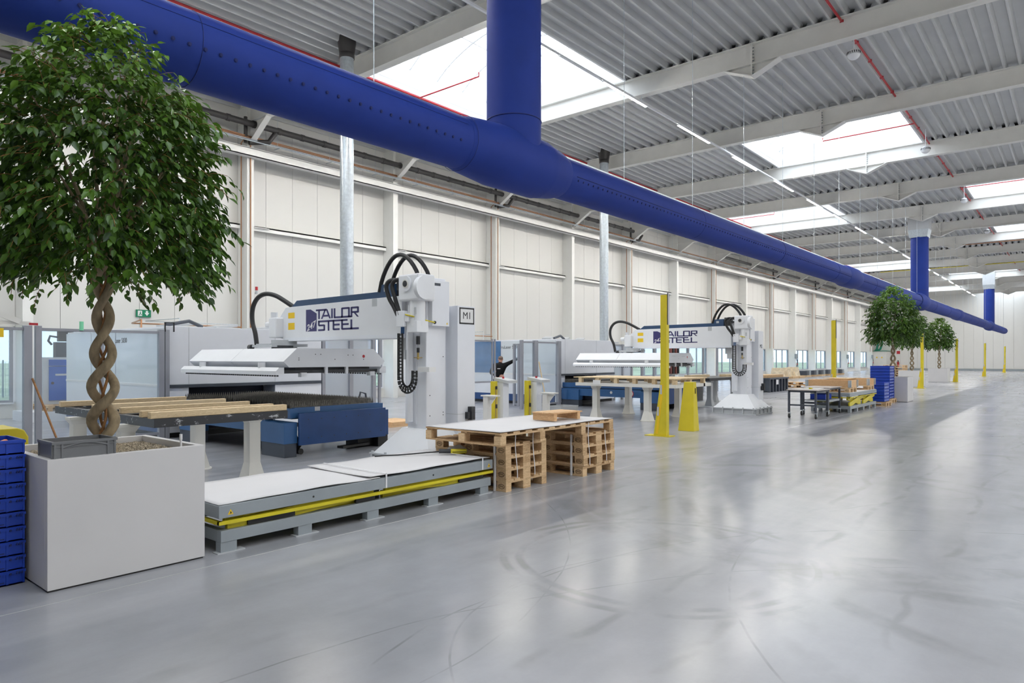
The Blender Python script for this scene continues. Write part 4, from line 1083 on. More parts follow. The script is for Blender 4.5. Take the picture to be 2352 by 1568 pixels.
# ================================================================== LASER CUTTING TABLES
def tooth_strip(w, h, pitch, x0, y_, z0):
    n_ = int(w / pitch); m = MB(); poly = [(x0, z0)]
    poly.append((x0 + n_ * pitch, z0))
    vs = []; fs = []
    for i in range(n_):
        a = x0 + i * pitch
        m.prism([(a, z0), (a + pitch, z0), (a + pitch, z0 + h * 0.4), (a + pitch * 0.5, z0 + h), (a, z0 + h * 0.4)], 'y', y_, y_ + 0.004)
    return m
def laser_bed(lab):
    t = thing('laser_table', lab, 'machine', (7.1, 11.8, 0), 'laser cutting tables')
    for y0, y1 in ((9.77, 10.47), (12.75, 13.45)):
        MB().box(6.02, 6.26, y0, y1, 0.22, 0.56).build('corner_box', 'steelblue', t, bevel=0.006)
        MB().box(6.03, 6.25, y0 + .01, y1 - .01, 0, 0.22).build('corner_foot', 'slate', t)
    MB().box(7.92, 8.16, 9.78, 10.47, 0.2, 0.66).build('corner_box', 'navy', t, bevel=0.006)
    MB().box(7.93, 8.15, 9.79, 10.46, 0, 0.2).build('corner_foot', 'black', t)
    MB().box(6.10, 6.24, 10.47, 13.9, 0.36, 0.60).box(7.95, 8.09, 10.47, 13.9, 0.36, 0.60).build('side_beam', 'steelblue', t)
    fpn = MB().box(6.25, 8.03, 9.70, 9.74, 0.185, 0.705).build('front_panel', 'navy', t, bevel=0.004)
    for i in range(7):
        for z in (0.30, 0.60):
            MB().cyl((6.42 + 0.25 * i, 9.697, z), (6.42 + 0.25 * i, 9.70, z), 0.009, 8).build('screw', 'dark', fpn)
    MB().box(6.16, 6.24, 9.82, 13.9, 0.62, 0.78).box(7.98, 8.06, 9.82, 13.9, 0.62, 0.78).box(6.24, 7.98, 9.82, 9.90, 0.62, 0.79).box(6.24, 7.98, 13.82, 13.9, 0.62, 0.79).build('pallet_frame', 'steelblue', t)
    MB().box(6.62, 6.72, 9.817, 9.822, 0.72, 0.79).build('type_plate', 'lightgrey', t)
    MB().box(6.24, 7.98, 9.9, 13.82, 0.60, 0.62).build('tray', 'dark', t)
    s0 = None
    for i in range(46):
        y_ = 9.98 + 0.083 * i
        if s0 is None: s0 = tooth_strip(1.72, 0.16, 0.043, 6.25, 9.98, 0.735).build('support_slat', 'slat', t, recalc=False)
        else: clone(s0, t, (0, y_ - 9.98, 0))
    MB().bar((6.3, 9.82, 0.12), (6.3, 9.95, 0.3), 0.05, 0.16).cyl((6.32, 9.76, 0.08), (6.32, 9.88, 0.08), 0.05, 12).build('drive_unit', 'black', t)
    MB().box(7.6, 7.95, 9.95, 10.3, 0.02, 0.2).bar((7.15, 9.85, 0.06), (7.8, 9.95, 0.06), 0.14, 0.04).build('foot_switch', 'black', t)
    MB().tube([(8.10, 10.6, 0.75), (8.16, 10.6, 0.95), (8.24, 10.55, 0.92), (8.24, 10.5, 0.72), (8.14, 10.4, 0.66)], 0.02, 7).build('hose', 'slate', t)
    return t
lb1 = laser_bed('navy laser cutting table with toothed slats under the first robot')
lb2 = dup(lb1, (7.1 + 12.65, 11.8, 0), 'navy laser cutting table seen under the wide pallet, by the second robot')
ns = MB().cyl((6.095, 10.85, 0.48), (6.10, 10.85, 0.48), 0.115, 24).build('prohibition_sign', 'red', lb2)
ns.location = ns.location + Vector((7.1 + 12.65, 11.8, 0)) * 0 
ns.data.transform(Matrix.Translation((12.65, 0, 0)))
n2 = MB().cyl((6.092, 10.85, 0.48), (6.0955, 10.85, 0.48), 0.09, 24).build('sign_field', 'label', lb2); n2.data.transform(Matrix.Translation((12.65, 0, 0)))
n3 = MB().cyl((6.092, 11.55, 0.50), (6.10, 11.55, 0.50), 0.045, 16).build('small_sign', 'label', lb2); n3.data.transform(Matrix.Translation((12.65, 0, 0)))

# ================================================================== LASER MACHINES
def laser_machine(dx, dy, lab, ty):
    X0, X1, Y0, Y1, H = 6.0 + dx, 9.62 + dx, 14.0 + dy, 19.6 + dy, 2.24
    t = thing('laser_machine', lab, 'machine', (X0, Y0, 0), 'laser cutting machines')
    ox0, ox1 = 6.46 + dx, 8.40 + dx
    MB().box(X0 + 0.01, X1, Y0 + 1.2, Y1, 0.1, H).box(X0 + 0.01, ox0, Y0, Y0 + 1.2, 0.1, 1.0).box(ox1, X1, Y0, Y0 + 1.2, 0.1, 1.0).box(X0 + 0.01, X1, Y0, Y0 + 1.2, 1.06, H).build('housing', 'machine', t, bevel=0.008)
    MB().box(X0, X1, Y0 - 0.03, Y0 + 1.2, 1.0, 1.06).build('ledge', 'slate', t)
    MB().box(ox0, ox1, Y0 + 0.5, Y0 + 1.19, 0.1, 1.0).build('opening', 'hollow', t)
    MB().box(X0 + 0.05, X1 - 0.05, Y0 + 0.06, Y1 - 0.05, 0, 0.1).build('plinth', 'black', t)
    for xx in (ox0, ox1): MB().box(xx - 0.004, xx + 0.004, Y0 - 0.004, Y0, 1.07, H - 0.01).build('panel_seam', 'lightgrey', t)
    # side towards the gangway: sheet metal below, glazed sliding doors above
    MB().box(X0 - 0.02, X0 + 0.01, Y0 + 0.1, Y1, 0.1, 0.34).build('skirt', 'navy', t)
    MB().box(X0 - 0.02, X0 + 0.01, Y0 + 0.05, Y1, 0.34, 1.02).build('lower_panel', 'machine', t)
    MB().box(X0 - 0.03, X0 + 0.01, Y0 + 0.05, Y1, 1.02, 1.07).build('handle_rail', 'label', t)
    MB().box(X0 - 0.015, X0 + 0.01, Y0 + 0.05, Y0 + 2.45, 1.07, 2.2).build('side_panel', 'cyanblue', t)
    MB().box(X0 - 0.02, X0 + 0.01, Y0 + 2.5, Y0 + 3.9, 1.07, 2.2).build('laser_window', 'bluescreen' if dx > 5 else 'cyanblue', t)
    MB().box(X0 - 0.02, X0 + 0.01, Y0 + 3.95, Y1, 1.07, 2.2).build('side_panel', 'cyanblue', t)
    text('TruLaser 5030', 0.15, 'print', 'lettering', t, (X0 - 0.018, ty, 1.98), FACE_MX)
    MB().box(X0 - 0.024, X0 - 0.012, ty + 0.62, ty + 0.70, 1.92, 2.04).build('emblem', 'cabinetblue', t)
    for i in range(3):
        MB().bar((X0 + 0.2 + i, Y0 + 0.6, H + 0.02), (X0 + 0.9 + i, Y0 + 1.0, H + 0.10), 0.3, 0.05).build('roof_duct', 'lightgrey', t)
    MB().tube([(X0 + 0.1, Y0 + 0.2, H + 0.03), (X0 + 0.6, Y0 + 0.3, H + 0.13), (X0 + 0.9, Y0 + 0.35, H + 0.02)], 0.04, 6).build('hose', 'slate', t)
    return t
laser_machine(0, 0, 'white laser cutting machine behind the first robot', 16.3)
laser_machine(12.5, -0.5, 'white laser cutting machine behind the second robot', 15.6)
# copper supply lines dropping to the machines
for dx, lab in ((0, 'first'), (12.5, 'second')):
    c_ = thing('supply_pipe', 'thin copper supply pipe above the %s laser machine' % lab, 'pipe', (6.9 + dx, 18, 2.4), 'supply pipes')
    MB().tube([(11.6 + dx, YL - 0.5, 2.62), (8.2 + dx, YL - 0.5, 2.62), (7.6 + dx, 19.2, 2.62), (7.6 + dx, 19.2, 2.25)], 0.022, 6).build('pipe', 'copper', c_)
    MB().tube([(11.5 + dx, YL - 0.45, 2.7), (8.6 + dx, YL - 0.45, 2.7), (8.6 + dx, 19.2, 2.7), (8.6 + dx, 19.2, 2.25)], 0.012, 6).build('pipe', 'galv', c_)

# ================================================================== GUARD FENCES
def fence_post(t, x_, y_, h=2.16, w=0.09): return MB().box(x_ - w / 2, x_ + w / 2, y_ - w / 2, y_ + w / 2, 0, h).box(x_ - w / 2 - .002, x_ + w / 2 + .002, y_ - 0.006, y_ + 0.006, 0, h).build('post', 'alu', t)
def fence_pane(t, a, b, z0=0.12, z1=2.1, m_='poly'):
    a, b = Vector((*a, 0)), Vector((*b, 0)); d = (b - a).normalized()
    def P(f, z): q = a + (b - a) * f; return (q.x, q.y, z)
    for zz in (z0, z1): MB().bar(P(0, zz), P(1, zz), 0.045, 0.05).build('rail', 'alu', t)
    n_ = Vector((-d.y, d.x, 0)) * 0.003
    vs = [Vector(P(0, z0)) + n_, Vector(P(1, z0)) + n_, Vector(P(1, z1)) + n_, Vector(P(0, z1)) + n_, Vector(P(0, z0)) - n_, Vector(P(1, z0)) - n_, Vector(P(1, z1)) - n_, Vector(P(0, z1)) - n_]
    MB().add(vs, [(0, 1, 2, 3), (7, 6, 5, 4), (0, 4, 5, 1), (1, 5, 6, 2), (2, 6, 7, 3), (3, 7, 4, 0)]).build('pane', m_, t)
f1 = thing('guard_fence', 'clear panel guard fence on grey posts before the first laser machine', 'fence', (4.8, 13.93, 0), 'guard fences')
for x_, w in ((3.66, 0.12), (3.82, 0.09), (4.82, 0.06), (5.88, 0.10), (5.99, 0.08)): fence_post(f1, x_, 13.93, w=w)
for a, b in ((0.3, 3.60), (3.87, 4.79), (4.85, 5.83)): fence_pane(f1, (a, 13.93), (b, 13.93))
MB().box(5.93, 5.945, 13.86, 13.90, 2.12, 2.30).box(6.10, 6.115, 13.86, 13.90, 2.12, 2.30).box(5.93, 6.115, 13.86, 13.90, 2.29, 2.305).build('bracket', 'black', f1)
MB().box(3.67, 3.80, 13.86, 13.87, 2.165, 2.205).build('red_sign', 'red', f1)
MB().box(2.95, 3.31, 13.86, 13.87, 1.95, 2.10).build('yellow_note', 'sticker', f1)
MB().cyl((4.48, 13.9, 2.10), (4.48, 13.9, 2.26), 0.035, 12).build('signal_light', mat('signal_green', (0.25, 0.75, 0.45), 0.3), f1)
MB().bar((2.6, 13.9, 2.62), (3.55, 13.9, 2.22), 0.05, 0.09).bar((0.8, 13.93, 2.2), (3.7, 13.93, 2.2), 0.06, 0.06).build('top_strut', 'offwhite', f1)
f2 = thing('foil_screen', 'cloudy foil screen in grey frames beside the first laser machine', 'screen', (10.4, 14.1, 0), 'guard fences')
for x_, w in ((9.70, 0.09), (10.50, 0.11), (11.22, 0.1), (11.42, 0.06)): fence_post(f2, x_, 14.05, 2.13, w)
fence_pane(f2, (9.74, 14.05), (10.45, 14.05), m_='foil'); fence_pane(f2, (10.55, 14.05), (11.18, 14.05), m_='foil')
f3 = thing('guard_fence', 'clear panel guard fence with open gate beside the operator', 'fence', (17.8, 13.4, 0), 'guard fences')
for x_, y_, w in ((18.36, 13.35, 0.10), (18.46, 13.35, 0.06), (17.15, 13.4, 0.10), (17.25, 13.4, 0.08), (16.55, 13.45, 0.09), (15.11, 13.4, 0.04), (15.23, 13.4, 0.045)): fence_post(f3, x_, y_, w=w)
fence_pane(f3, (17.3, 13.38), (18.3, 13.36)); fence_pane(f3, (16.6, 13.44), (17.1, 13.41)); fence_pane(f3, (13.4, 13.4), (15.09, 13.4), 0.9, 2.1)
g_ = MB()
for x_, y_ in ((16.62, 13.80), (16.58, 13.58)): g_.box(x_ - 0.035, x_ + 0.035, y_ - 0.035, y_ + 0.035, 0.1, 2.05)
g_.build('gate_frame', 'alu', f3)
fence_pane(f3, (16.62, 13.77), (16.58, 13.61), 0.15, 2.02)
f4 = thing('foil_screen', 'cloudy foil screen in grey frames beside the second laser machine', 'screen', (23, 13.7, 0), 'guard fences')
for x_ in (22.25, 23.05, 23.75): fence_post(f4, x_, 13.7, 2.13, 0.09)
fence_pane(f4, (22.3, 13.7), (23.0, 13.7), m_='foil'); fence_pane(f4, (23.1, 13.7), (23.7, 13.7), m_='foil')
f5 = thing('guard_fence', 'clear panel guard fence before the windows beyond the second laser machine', 'fence', (26, 13.7, 0), 'guard fences')
for x_ in (24.6, 25.6, 27.2, 28.8, 30.4, 32): fence_post(f5, x_, 13.7, 2.13, 0.09)
for a, b in ((24.65, 25.55), (25.65, 27.15), (27.25, 28.75), (28.85, 30.35)): fence_pane(f5, (a, 13.7), (b, 13.7))

# ================================================================== LOADING ROBOTS
def smooth(pts, k=6):
    P_ = [Vector(p) for p in pts]; out = []
    for i in range(len(P_) - 1):
        p0, p1, p2, p3 = P_[max(i - 1, 0)], P_[i], P_[i + 1], P_[min(i + 2, len(P_) - 1)]
        for j in range(k):
            t_ = j / k
            out.append(0.5 * ((2 * p1) + (p2 - p0) * t_ + (2 * p0 - 5 * p1 + 4 * p2 - p3) * t_ ** 2 + (3 * p1 - p0 - 3 * p2 + p3) * t_ ** 3))
    return out + [P_[-1]]
LOGO_W, LOGO_H = 1.46, 0.375
def logo(parent, X, yl, zt):
    """247 TAILOR STEEL mark, flat on the arm face that looks along -X; u runs from yl towards smaller Y"""
    P = lambda u, v: (yl - u * LOGO_W, zt - v * LOGO_H)
    def poly(m, pts, dx=0.0): m.prism([P(u, v) for u, v in pts], 'x', X - 0.002 - dx, X - dx)
    em = MB(); poly(em, [(0, 0), (0.095, 0), (0.215, 0.20), (0.215, 1), (0, 1)])
    e_ = em.build('logo_emblem', 'logo', parent)
    a, b = 0.031, 0.080                                     # stroke thickness across u and v
    def word(strokes, name):
        m = MB()
        for (u0, v0, u1, v1) in strokes:
            if abs(u0 - u1) < 1e-6: poly(m, [(u0 - a / 2, v0), (u0 + a / 2, v0), (u0 + a / 2, v1), (u0 - a / 2, v1)])
            elif abs(v0 - v1) < 1e-6: poly(m, [(u0, v0 - b / 2), (u1, v0 - b / 2), (u1, v0 + b / 2), (u0, v0 + b / 2)])
            else: poly(m, [(u0 - a / 2, v0), (u0 + a / 2, v0), (u1 + a / 2, v1), (u1 - a / 2, v1)])
        return m.build(name, 'logo', parent)
    word([(0.20, 0.06, 0.41, 0.06), (0.262, 0.06, 0.262, 0.46)], 'logo_letter_t')
    word([(0.385, 0.05, 0.315, 0.46), (0.41, 0.05, 0.475, 0.46), (0.345, 0.33, 0.44, 0.33)], 'logo_letter_a')
    word([(0.512, 0.03, 0.512, 0.46)], 'logo_letter_i')
    word([(0.56, 0.03, 0.56, 0.46), (0.56, 0.43, 0.70, 0.43)], 'logo_letter_l')
    word([(0.70, 0.03, 0.70, 0.46), (0.825, 0.03, 0.825, 0.46), (0.70, 0.06, 0.825, 0.06), (0.69, 0.43, 0.87, 0.43)], 'logo_letter_o')
    word([(0.87, 0.03, 0.87, 0.46), (0.87, 0.06, 0.985, 0.06), (0.985, 0.03, 0.985, 0.28), (0.87, 0.25, 0.985, 0.25), (0.92, 0.26, 0.985, 0.46)], 'logo_letter_r')
    word([(0.245, 0.57, 0.38, 0.57), (0.258, 0.55, 0.258, 0.76), (0.258, 0.75, 0.365, 0.75), (0.365, 0.73, 0.365, 0.98), (0.245, 0.96, 0.37, 0.96)], 'logo_letter_s')
    word([(0.38, 0.57, 0.52, 0.57), (0.447, 0.57, 0.447, 1.0)], 'logo_letter_t')
    word([(0.52, 0.57, 0.665, 0.57), (0.54, 0.55, 0.54, 0.97), (0.54, 0.75, 0.655, 0.75), (0.54, 0.95, 0.655, 0.95)], 'logo_letter_e')
    word([(0.665, 0.57, 0.80, 0.57), (0.70, 0.55, 0.70, 0.97), (0.70, 0.75, 0.82, 0.75), (0.70, 0.95, 0.86, 0.95)], 'logo_letter_e')
    word([(0.868, 0.56, 0.868, 0.97), (0.85, 0.95, 1.0, 0.95)], 'logo_letter_l')
    # white 247 rising across the emblem
    tx = text('247', 0.155, 'label', 'logo_number', e_, (X - 0.0035, *P(0.110, 0.765)), FACE_MX, bold=0.0025)
    tx.data.transform(Matrix(((1.12, 0.12, 0, 0), (0.34, 1.0, 0, 0), (0, 0, 1, 0), (0, 0, 0, 1))))

def robot(dx, lab, sign, framed):
    t = thing('loading_robot', lab, 'robot', (7.21 + dx, 7.64, 0), 'loading robots')
    W = lambda: MB()
    def bx(m, x0, x1, *r): return m.box(x0 + dx, x1 + dx, *r)
    m = MB(); bx(m, 6.55, 7.88, 6.98, 8.30, 0, 0.025); bx(m, 6.59, 7.84, 7.02, 8.26, 0.025, 0.15); bx(m, 6.55, 7.88, 6.98, 8.30, 0.15, 0.175)
    bp_ = m.build('base_plate', 'lightgrey', t)
    for i in range(5):
        for q in ((6.62 + 0.295 * i, 6.985, 'y'), (6.555, 7.05 + 0.295 * i, 'x')):
            x_, y_ = q[0] + dx, q[1]
            b_ = MB()
            if q[2] == 'y': b_.box(x_, x_ + 0.04, y_ - 0.004, y_ + 0.03, 0.03, 0.145).cyl((x_ + 0.02, y_ + 0.02, 0.175), (x_ + 0.02, y_ + 0.02, 0.20), 0.02, 8)
            else: b_.box(x_ - 0.004, x_ + 0.03, y_, y_ + 0.04, 0.03, 0.145).cyl((x_ + 0.02, y_ + 0.02, 0.175), (x_ + 0.02, y_ + 0.02, 0.20), 0.02, 8)
            b_.build('clamp', 'lightgrey', bp_)
    MB().frus((6.60 + dx, 7.83 + dx, 7.03, 8.25), 0.175, (6.82 + dx, 7.32 + dx, 7.33, 7.85), 0.56).build('base_cone', 'white', t)
    m = MB(); bx(m, 6.85, 7.246, 7.36, 7.77, 0.52, 2.786); m.build('column', 'machine', t, bevel=0.012)
    m = MB(); bx(m, 6.835, 6.852, 7.56, 7.80, 0.62, 2.6); m.build('guide_plate', 'machine', t)
    MB().cyl((6.80 + dx, 7.66, 0.66), (6.80 + dx, 7.66, 2.0), 0.052, 16).build('guide_tube', 'machine', t)
    m = MB(); bx(m, 6.885, 7.235, 7.27, 7.36, 2.07, 2.74); cv = m.build('column_cover', 'machine', t, bevel=0.006)
    m = MB(); bx(m, 6.91, 7.05, 7.268, 7.272, 2.66, 2.70); m.build('cover_slot', 'slate', cv)
    MB().prism([(7.17 + dx, 2.10), (7.20 + dx, 2.10), (7.185 + dx, 2.13)], 'y', 7.267, 7.27).build('warning_sticker', 'sticker', cv)
    MB().cyl((6.93 + dx, 7.255, 2.12), (6.93 + dx, 7.27, 2.12), 0.022, 12).build('cable_gland', 'black', cv)
    m = MB()
    for x_, z in ((6.92, 0.75), (7.19, 0.75), (6.92, 1.05), (7.19, 1.62), (7.19, 0.79), (7.1, 2.6)): m.cyl((x_ + dx, 7.356, z), (x_ + dx, 7.361, z), 0.008, 6)
    m.build('screws', 'dark', t)
    m = MB(); bx(m, 7.34, 7.72, 7.20, 7.80, 0.27, 2.388); cb = m.build('control_cabinet', 'machine', t, bevel=0.006)
    m = MB(); bx(m, 7.338, 7.722, 7.197, 7.80, 0.752, 0.758); m.build('cabinet_seam', 'lightgrey', cb)
    m = MB(); bx(m, 7.245, 7.34, 7.45, 7.75, 0.5, 2.3); m.build('cabinet_bracket', 'machine', t)
    m = MB(); bx(m, 7.56, 7.64, 7.12, 7.20, 0.66, 0.86); bx(m, 7.50, 7.56, 7.14, 7.20, 0.68, 0.78); m.build('valve_unit', 'dark', cb)
    if framed:
        m = MB(); xa, xb, za, zb = 7.375 + dx, 7.70 + dx, 2.115, 2.365
        m.box(xa, xb, 7.196, 7.199, zb - 0.022, zb).box(xa, xb, 7.196, 7.199, za, za + 0.022).box(xa, xa + 0.022, 7.196, 7.199, za, zb).box(xb - 0.022, xb, 7.196, 7.199, za, zb)
        m.build('sign_frame', 'print', cb)
        m = MB(); m.box(xa + 0.018, xb - 0.018, 7.197, 7.199, za + 0.018, zb - 0.018); m.build('sign_field', 'label', cb)
        text(sign, 0.15, 'print', 'sign_lettering', cb, (7.54 + dx, 7.1955, 2.24), FACE_MY)
    else:
        text(sign, 0.15, 'slate', 'sign_lettering', cb, (7.53 + dx, 7.1955, 1.94), FACE_MY)
    # gearbox and motor on the column corner
    g = MB(); bx(g, 6.52, 6.86, 7.18, 7.60, 2.42, 2.80); g.cyl((6.62 + dx, 7.13, 2.60), (6.62 + dx, 7.20, 2.60), 0.17, 20); g.cyl((6.50 + dx, 7.42, 2.66), (6.53 + dx, 7.42, 2.66), 0.11, 20)
    gb_ = g.build('gearbox', 'white', t, bevel=0.025)
    MB().cyl((6.492 + dx, 7.42, 2.66), (6.502 + dx, 7.42, 2.66), 0.062, 18).build('shaft_ring', 'offwhite', gb_)
    MB().cyl((6.488 + dx, 7.42, 2.66), (6.494 + dx, 7.42, 2.66), 0.045, 18).build('shaft_bore', 'dark', gb_)
    g = MB(); g.cyl((6.66 + dx, 7.34, 2.06), (6.66 + dx, 7.34, 2.42), 0.115, 18); bx(g, 6.55, 6.77, 7.23, 7.45, 1.97, 2.13)
    for i in range(8): g.box(6.553 + dx, 6.56 + dx, 7.24 + 0.025 * i, 7.25 + 0.025 * i, 2.14, 2.36)
    mo = g.build('motor', 'white', t, bevel=0.006)
    m = MB(); bx(m, 6.50, 6.58, 7.46, 7.62, 2.05, 2.28); bx(m, 6.52, 6.56, 7.38, 7.46, 2.12, 2.24); m.build('terminal_box', 'white', mo, bevel=0.006)
    m = MB(); bx(m, 6.54, 6.548, 7.24, 7.28, 2.22, 2.32); m.build('type_plate', 'lightgrey', mo)
    MB().tube([(6.50 + dx, 7.42, 2.22), (6.55 + dx, 7.3, 2.19), (6.75 + dx, 7.25, 2.14), (6.92 + dx, 7.26, 2.12)], 0.011, 6).build('yellow_cable', 'yellow', t)
    # pneumatics beside the tube
    m = MB(); m.cyl((6.79 + dx, 7.47, 1.80), (6.79 + dx, 7.47, 1.92), 0.03, 12); m.cyl((6.79 + dx, 7.47, 1.68), (6.79 + dx, 7.47, 1.75), 0.022, 12)
    m.build('pressure_valve', 'dark', t)
    MB().cyl((6.79 + dx, 7.47, 1.58), (6.79 + dx, 7.47, 1.68), 0.015, 10).box(6.74 + dx, 6.84 + dx, 7.43, 7.51, 1.60, 1.61).build('fitting', 'brass', t)
    MB().box(6.72 + dx, 6.85 + dx, 7.16, 7.40, 1.40, 1.47).build('chain_bracket', 'label', t)
    # energy chain: a U in the Y-Z plane made of ladder links
    path = [(7.62, z) for z in np.linspace(1.96, 1.34, 14)]
    cyc, r_ = 7.47, 0.15
    path += [(cyc + r_ * math.cos(a), 1.30 - 0.16 * math.sin(a)) for a in np.linspace(0.15, PI - 0.15, 9)]
    path += [(7.315, z) for z in np.linspace(1.32, 1.42, 3)]
    sl = MB(); hw = 0.055
    for (y0, z0), (y1, z1) in zip(path[:-1], path[1:]):
        d = Vector((0, y1 - y0, z1 - z0)); n_ = Vector((0, -d.z, d.y)).normalized() * 0.045
        for s in (-1, 1):
            a_ = Vector((6.62 + dx, y0, z0)) + n_ * s; b_ = Vector((6.62 + dx, y1, z1)) + n_ * s
            sl.bar(a_ - Vector((0.04, 0, 0)), b_ - Vector((0.04, 0, 0)), 0.022, 0.022, n_)
        mid = Vector((6.57 + dx, (y0 + y1) / 2, (z0 + z1) / 2))
        sl.bar(mid - n_, mid + n_, 0.016, 0.02, (1, 0, 0))
        sl.bar(mid - d * 0.45, mid + d * 0.45, 0.010, 0.012, n_)
    sl.build('energy_chain', 'black', t, recalc=False)
    m = MB()
    for i, y_ in enumerate((7.59, 7.61, 7.63, 7.65)): m.tube([(6.62 + dx, y_, 1.95), (6.62 + dx, y_ - 0.005, 2.06), (6.60 + dx, y_ - 0.02, 2.12)], 0.008, 5)
    m.build('cable_bundle', 'steelblue', t)
    # arm
    ym, yt = 7.78, 10.93
    poly = [(ym, 1.94), (10.98, 1.94), (11.25, 1.99), (11.25, 2.20), (10.90, 2.50), (ym, 2.53)]
    ar = MB().prism(poly, 'x', 6.75 + dx, 7.16 + dx).build('arm', 'white', t, bevel=0.006)
    m = MB(); bx(m, 6.73, 7.18, 7.75, 10.95, 1.90, 1.955); m.build('arm_rail', 'machine', ar)
    m = MB(); bx(m, 6.86, 7.10, 7.72, 8.0, 1.72, 1.90); bx(m, 6.80, 6.90, 7.76, 7.92, 1.58, 1.72); m.build('carriage', 'lightgrey', ar)
    m = MB(); bx(m, 6.84, 7.14, 7.50, 7.80, 1.94, 2.48); m.build('arm_root', 'machine', ar)
    cvp = MB().prism([(8.02, 2.53), (10.78, 2.50), (10.62, 2.61), (8.40, 2.625), (8.34, 2.73), (8.02, 2.735)], 'x', 6.79 + dx, 7.12 + dx).build('top_cover', 'cover_blue', ar, bevel=0.003)
    m = MB(); bx(m, 6.785, 6.79, 8.16, 8.24, 2.62, 2.68); m.build('cover_window', 'lightgrey', cvp)
    m = MB(); bx(m, 6.85, 7.05, 7.84, 8.02, 2.53, 2.78); bx(m, 6.75, 6.95, 7.66, 7.90, 2.62, 2.66); m.build('hose_clamp', 'dark', ar)
    m = MB()
    for z0, z1, in ((2.30, 2.40), (2.10, 2.22)): m.box(6.748 + dx, 6.75 + dx, 10.62, 10.82, z0, z1)
    m.build('yellow_stickers', 'sticker', ar)
    m = MB(); bx(m, 6.748, 6.75, 8.36, 8.48, 2.40, 2.52); m.build('type_plate', 'lightgrey', ar)
    logo(ar, 6.75 + dx, 10.27, 2.43)
    # wrist and swivel ring
    m = MB(); bx(m, 6.60, 6.78, 10.98, 11.22, 1.96, 2.32); m.cyl((6.68 + dx, 11.25, 2.2), (6.68 + dx, 11.38, 2.2), 0.06, 12); m.cyl((6.68 + dx, 11.16, 2.32), (6.68 + dx, 11.16, 2.42), 0.06, 12)
    m.build('wrist', 'white', t, bevel=0.02)
    m = MB(); m.cyl((6.78 + dx, 11.0, 1.77), (6.78 + dx, 11.0, 1.92), 0.22, 24); bx(m, 6.35, 7.1, 10.75, 11.2, 1.80, 1.85); bx(m, 6.30, 6.40, 10.6, 11.3, 1.79, 1.83)
    sw = m.build('swivel_ring', 'lightgrey', t)
    MB().box(6.40 + dx, 6.80 + dx, 10.74, 10.75, 1.78, 1.82).cyl((6.3 + dx, 11.25, 1.79), (6.3 + dx, 11.33, 1.79), 0.05, 10).build('swivel_drive', 'dark', sw)
    # hoses
    for ox, off in ((0.0, 0.0), (0.16, -0.10)):
        pts = []
        for i in range(17):
            a = PI * i / 16; pts.append((6.80 + dx + ox + (0.04 * i / 16), 8.36 + off * 0.6 - (0.86) * (i / 16) ** 1.1, 2.62 + 0.47 * math.sin(a) ** 0.75 + 0.14 * i / 16))
        MB().tube(pts, 0.032, 9).build('hose', 'black', t)
    for ox in (0.0, 0.13):
        pts = [(6.62 + dx, 7.60 - ox, 2.72), (6.55 + dx, 7.78 - ox, 2.74), (6.52 + dx, 7.86 - ox, 2.66), (6.52 + dx, 7.80 - ox, 2.48), (6.53 + dx, 7.70 - ox * .6, 2.34), (6.53 + dx, 7.62 - ox * .4, 2.22)]
        MB().tube(smooth(pts), 0.032, 9).build('hose', 'black', t)
    pts = [(6.86, 10.80, 2.50), (6.80, 11.00, 2.62), (6.74, 11.22, 2.73), (6.68, 11.45, 2.77), (6.62, 11.62, 2.70), (6.58, 11.72, 2.52), (6.56, 11.70, 2.28), (6.55, 11.58, 2.05), (6.55, 11.52, 1.80)]
    sm = smooth(pts)
    MB().tube([(p.x + dx, p.y, p.z) for p in sm], 0.042, 10).build('hose', 'black', t)
    # suction gripper
    gy0, gy1 = 9.40, 12.64
    sec = [(5.78, 1.545), (6.02, 1.755), (7.52, 1.755), (7.76, 1.545), (7.66, 1.455), (5.88, 1.455)]
    ends = lambda s: [(x_ + dx, z) for x_, z in s]
    gr_ = MB().prism(ends(sec), 'y', gy0, 11.015).prism(ends(sec), 'y', 11.025, gy1 - 0.12).build('gripper', 'white', t)
    m = MB()
    for x_, z in ((6.35, 1.66), (6.45, 1.66), (6.98, 1.65), (7.08, 1.65), (6.72, 1.58), (7.3, 1.58), (6.05, 1.60), (6.05, 1.57)): m.cyl((x_ + dx, gy0 - 0.003, z), (x_ + dx, gy0, z), 0.008, 6)
    m.build('gripper_screws', 'dark', gr_)
    MB().cyl((7.30 + dx, gy0 - 0.004, 1.63), (7.30 + dx, gy0, 1.63), 0.026, 14).build('round_sticker', 'red', gr_)
    for x_, nm in ((5.71, 'a'), (7.70, 'b')):
        ra = MB().prism([(x_ - 0.07 + dx, 1.34), (x_ - 0.07 + dx, 1.40), (x_ - 0.01 + dx, 1.455), (x_ + 0.07 + dx, 1.455), (x_ + 0.07 + dx, 1.34)], 'y', gy0 - 0.02, gy1 - 0.1).build('side_rail', 'white', t)
        c = MB()
        for i in range(44): c.cyl((x_ + dx, gy0 + 0.05 + 0.07 * i, 1.315), (x_ + dx, gy0 + 0.05 + 0.07 * i, 1.34), 0.016, 6)
        cc = c.build('suction_cups', 'dark', ra); cc['kind'] = 'stuff'
        for y_ in (9.95, 11.9): MB().cyl((x_ + 0.03 + dx, y_, 1.44), (x_ + 0.03 + dx, y_, 1.53), 0.06, 12).build('rail_mount', 'white', ra)
    m = MB()
    for y_ in (9.45, 10.4, 11.4, 12.3): m.box(5.80 + dx, 7.66 + dx, y_, y_ + 0.05, 1.36, 1.41)
    m.box(6.05 + dx, 7.5 + dx, 9.5, 12.4, 1.415, 1.45)
    m.build('cross_rails', 'dark', t)
